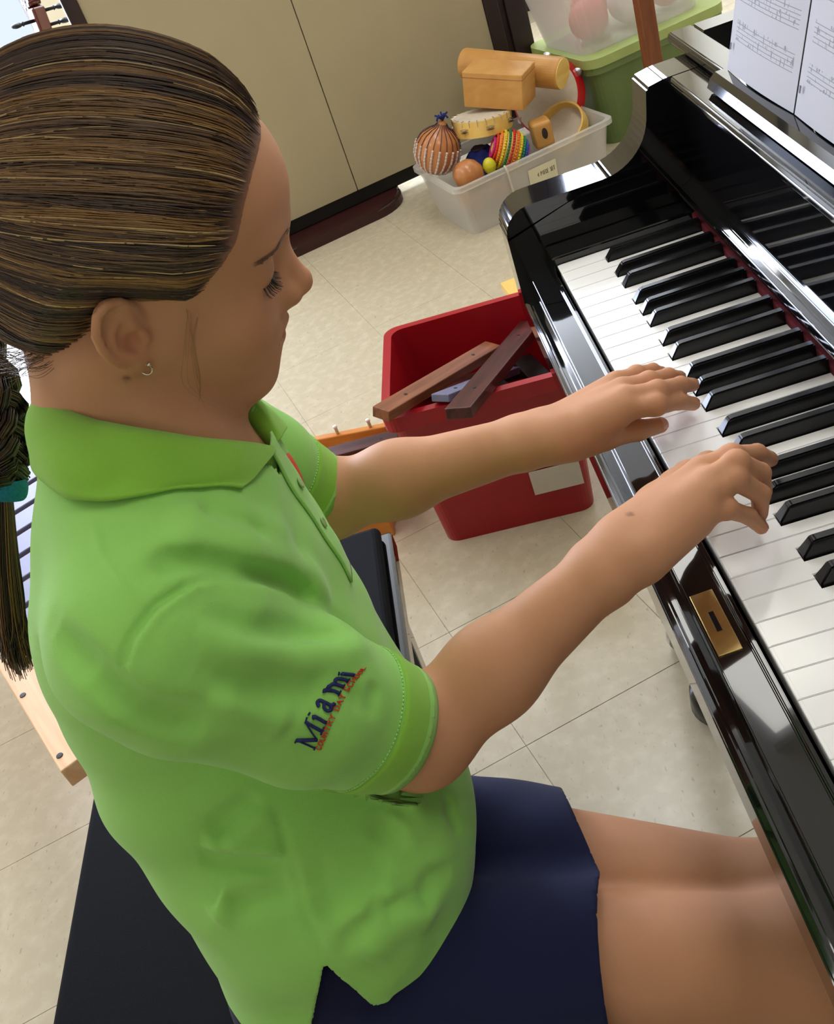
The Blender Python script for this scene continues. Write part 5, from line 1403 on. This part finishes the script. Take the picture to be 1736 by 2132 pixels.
# --- cello against the window
ce = rthing('cello', -2.80, -0.455, 0, 'dark reddish cello standing before the bright window', 'cello', math.radians(20))
lean = Matrix.Rotation(math.radians(-7), 4, 'X')
def CM(*p): return lean @ Vector(p)
bm = bmesh.new()
prof = [(.0, .10), (.12, .115), (.165, .17), (.165, .24), (.115, .33), (.112, .38), (.135, .46), (.13, .53), (.06, .575), (0, .58)]
for s in (0.0, 0.09):
    pass
pts = [(x, z) for x, z in prof]+[(-x, z) for x, z in prof[-2:0:-1]]
A_ = [bm.verts.new(CM(-.045, x, z)) for x, z in pts]; B_ = [bm.verts.new(CM(.045, x, z)) for x, z in pts]
for i in range(len(pts)): bm.faces.new((A_[i], A_[(i+1) % len(pts)], B_[(i+1) % len(pts)], B_[i]))
bm.faces.new(A_[::-1]); bm.faces.new(B_); obj('body', bm, 'cello_wood', ce)
bm = bmesh.new(); bx(bm, .03, .062, -.018, .018, .50, .80, .006, 2, lean); obj('neck', bm, 'cello_wood', ce)
bm = bmesh.new(); bx(bm, .060, .070, -.020, .020, .42, .80, .003, 2, lean); obj('fingerboard', bm, 'black_metal', ce)
bm = bmesh.new(); bx(bm, .010, .060, -.022, .022, .801, .905, .008, 3, lean); obj('pegbox', bm, 'cello_wood', ce)
bm = bmesh.new()
for i in range(26):
    a = i/25*2.2*2*math.pi; r = .034*(1-i/25*.72)
    if i: tube(bm, [CM(.022+pr_[0], -.020, .935+pr_[1]), CM(.022+pr_[0], .020, .935+pr_[1])], .009, 8)
    pr_ = (-r*math.sin(a), -r*math.cos(a))
obj('scroll', bm, 'cello_wood', ce, True)
for k, (sgn, z) in enumerate(((-1, .825), (1, .845), (-1, .868), (1, .888))):
    bm = bmesh.new(); M_ = lean @ Matrix.Translation((.035, 0, z)) @ Matrix.Rotation(-sgn*math.pi/2, 4, 'X')
    lathe(bm, [(0, .0), (.006, 0), (.005, .055), (.008, .058), (.004, .064), (0, .066)], 14, M_)
    ico(bm, (0, 0, 0), .019, 2, (1, .45, 1), M_ @ Matrix.Translation((0, 0, .080)))
    obj('peg', bm, 'black_metal', ce, True)
bm = bmesh.new(); tube(bm, [CM(0, 0, .12), CM(0, -.0, .012)], [.006, .003], 10); obj('end_pin', bm, 'steel', ce)

# --- sheet music on the piano ledge
def page_material(name, seed):
    m = mat(name, srgb(190, 190, 200), 0.85); nt = m.node_tree; N = nt.nodes.new; L = nt.links.new; b = nt.nodes['Principled BSDF']
    tc = N('ShaderNodeTexCoord'); sx = N('ShaderNodeSeparateXYZ'); L(tc.outputs['Object'], sx.inputs[0])
    def math_(op, a, b_=None):
        n = N('ShaderNodeMath'); n.operation = op
        for i, v in ((0, a), (1, b_)):
            if v is None: continue
            if isinstance(v, (int, float)): n.inputs[i].default_value = v
            else: L(v, n.inputs[i])
        return n.outputs[0]
    z = sx.outputs['Z']; x = sx.outputs['X']
    sysm = math_('MODULO', math_('ADD', z, .004+seed*.003), .034); instaff = math_('LESS_THAN', sysm, .018)
    line = math_('LESS_THAN', math_('MODULO', sysm, .0036), .0007)
    mp = N('ShaderNodeMapping'); mp.inputs['Scale'].default_value = (260, 1, 120); L(tc.outputs['Object'], mp.inputs[0])
    t = N('ShaderNodeTexNoise'); t.inputs['Scale'].default_value = 1; L(mp.outputs[0], t.inputs['Vector'])
    note = math_('GREATER_THAN', t.outputs['Fac'], .60)
    ink = math_('MULTIPLY', instaff, math_('MAXIMUM', line, note))
    inx = math_('MULTIPLY', math_('GREATER_THAN', x, .014), math_('LESS_THAN', x, .150)); inz = math_('MULTIPLY', math_('GREATER_THAN', z, .030), math_('LESS_THAN', z, .245))
    ink = math_('MULTIPLY', ink, math_('MULTIPLY', inx, inz)); ink = math_('MULTIPLY', ink, .55)
    mx = N('ShaderNodeMixRGB'); mx.inputs[1].default_value = srgb(190, 190, 200); mx.inputs[2].default_value = srgb(70, 70, 84); L(ink, mx.inputs[0]); L(mx.outputs[0], b.inputs['Base Color'])
for k, (x0, w, lab) in enumerate(((0.056, 0.162, 'left white page of printed sheet music on the piano ledge'), (0.221, 0.170, 'second white page of sheet music right of the first'))):
    page_material('page_%d' % k, k)
    o = empty('sheet_music', (x0, 0.2005-.0*k, 0.8945)); o.rotation_euler = (math.radians(-14), 0, 0); tag(o, lab, 'sheet music', 'sheet music pages')
    V = []; nx = 12
    for yy in (0.0, .0006):
        for i in range(nx+1):
            u = i/nx; cv = .003*math.sin(math.pi*u)
            for j in range(9): V.append((u*w, yy-cv-.002, j/8*.262))
    F_ = []; o2 = (nx+1)*9
    for i in range(nx):
        for j in range(8):
            q = (i*9+j, (i+1)*9+j, (i+1)*9+j+1, i*9+j+1); F_.append(q); F_.append(tuple(o2+t for t in q[::-1]))
    ring = [i*9 for i in range(nx+1)]+[nx*9+j for j in range(1, 9)]+[i*9+8 for i in range(nx-1, -1, -1)]+[j for j in range(7, 0, -1)]
    for a, b in zip(ring, ring[1:]+ring[:1]): F_.append((b, a, o2+a, o2+b))
    pydata('page', V, F_, 'page_%d' % k, o, False)
    bm = bmesh.new(); bx(bm, .008, .0105, -.0052, -.0046, .020, .026); obj('page_mark', bm, 'print', o)
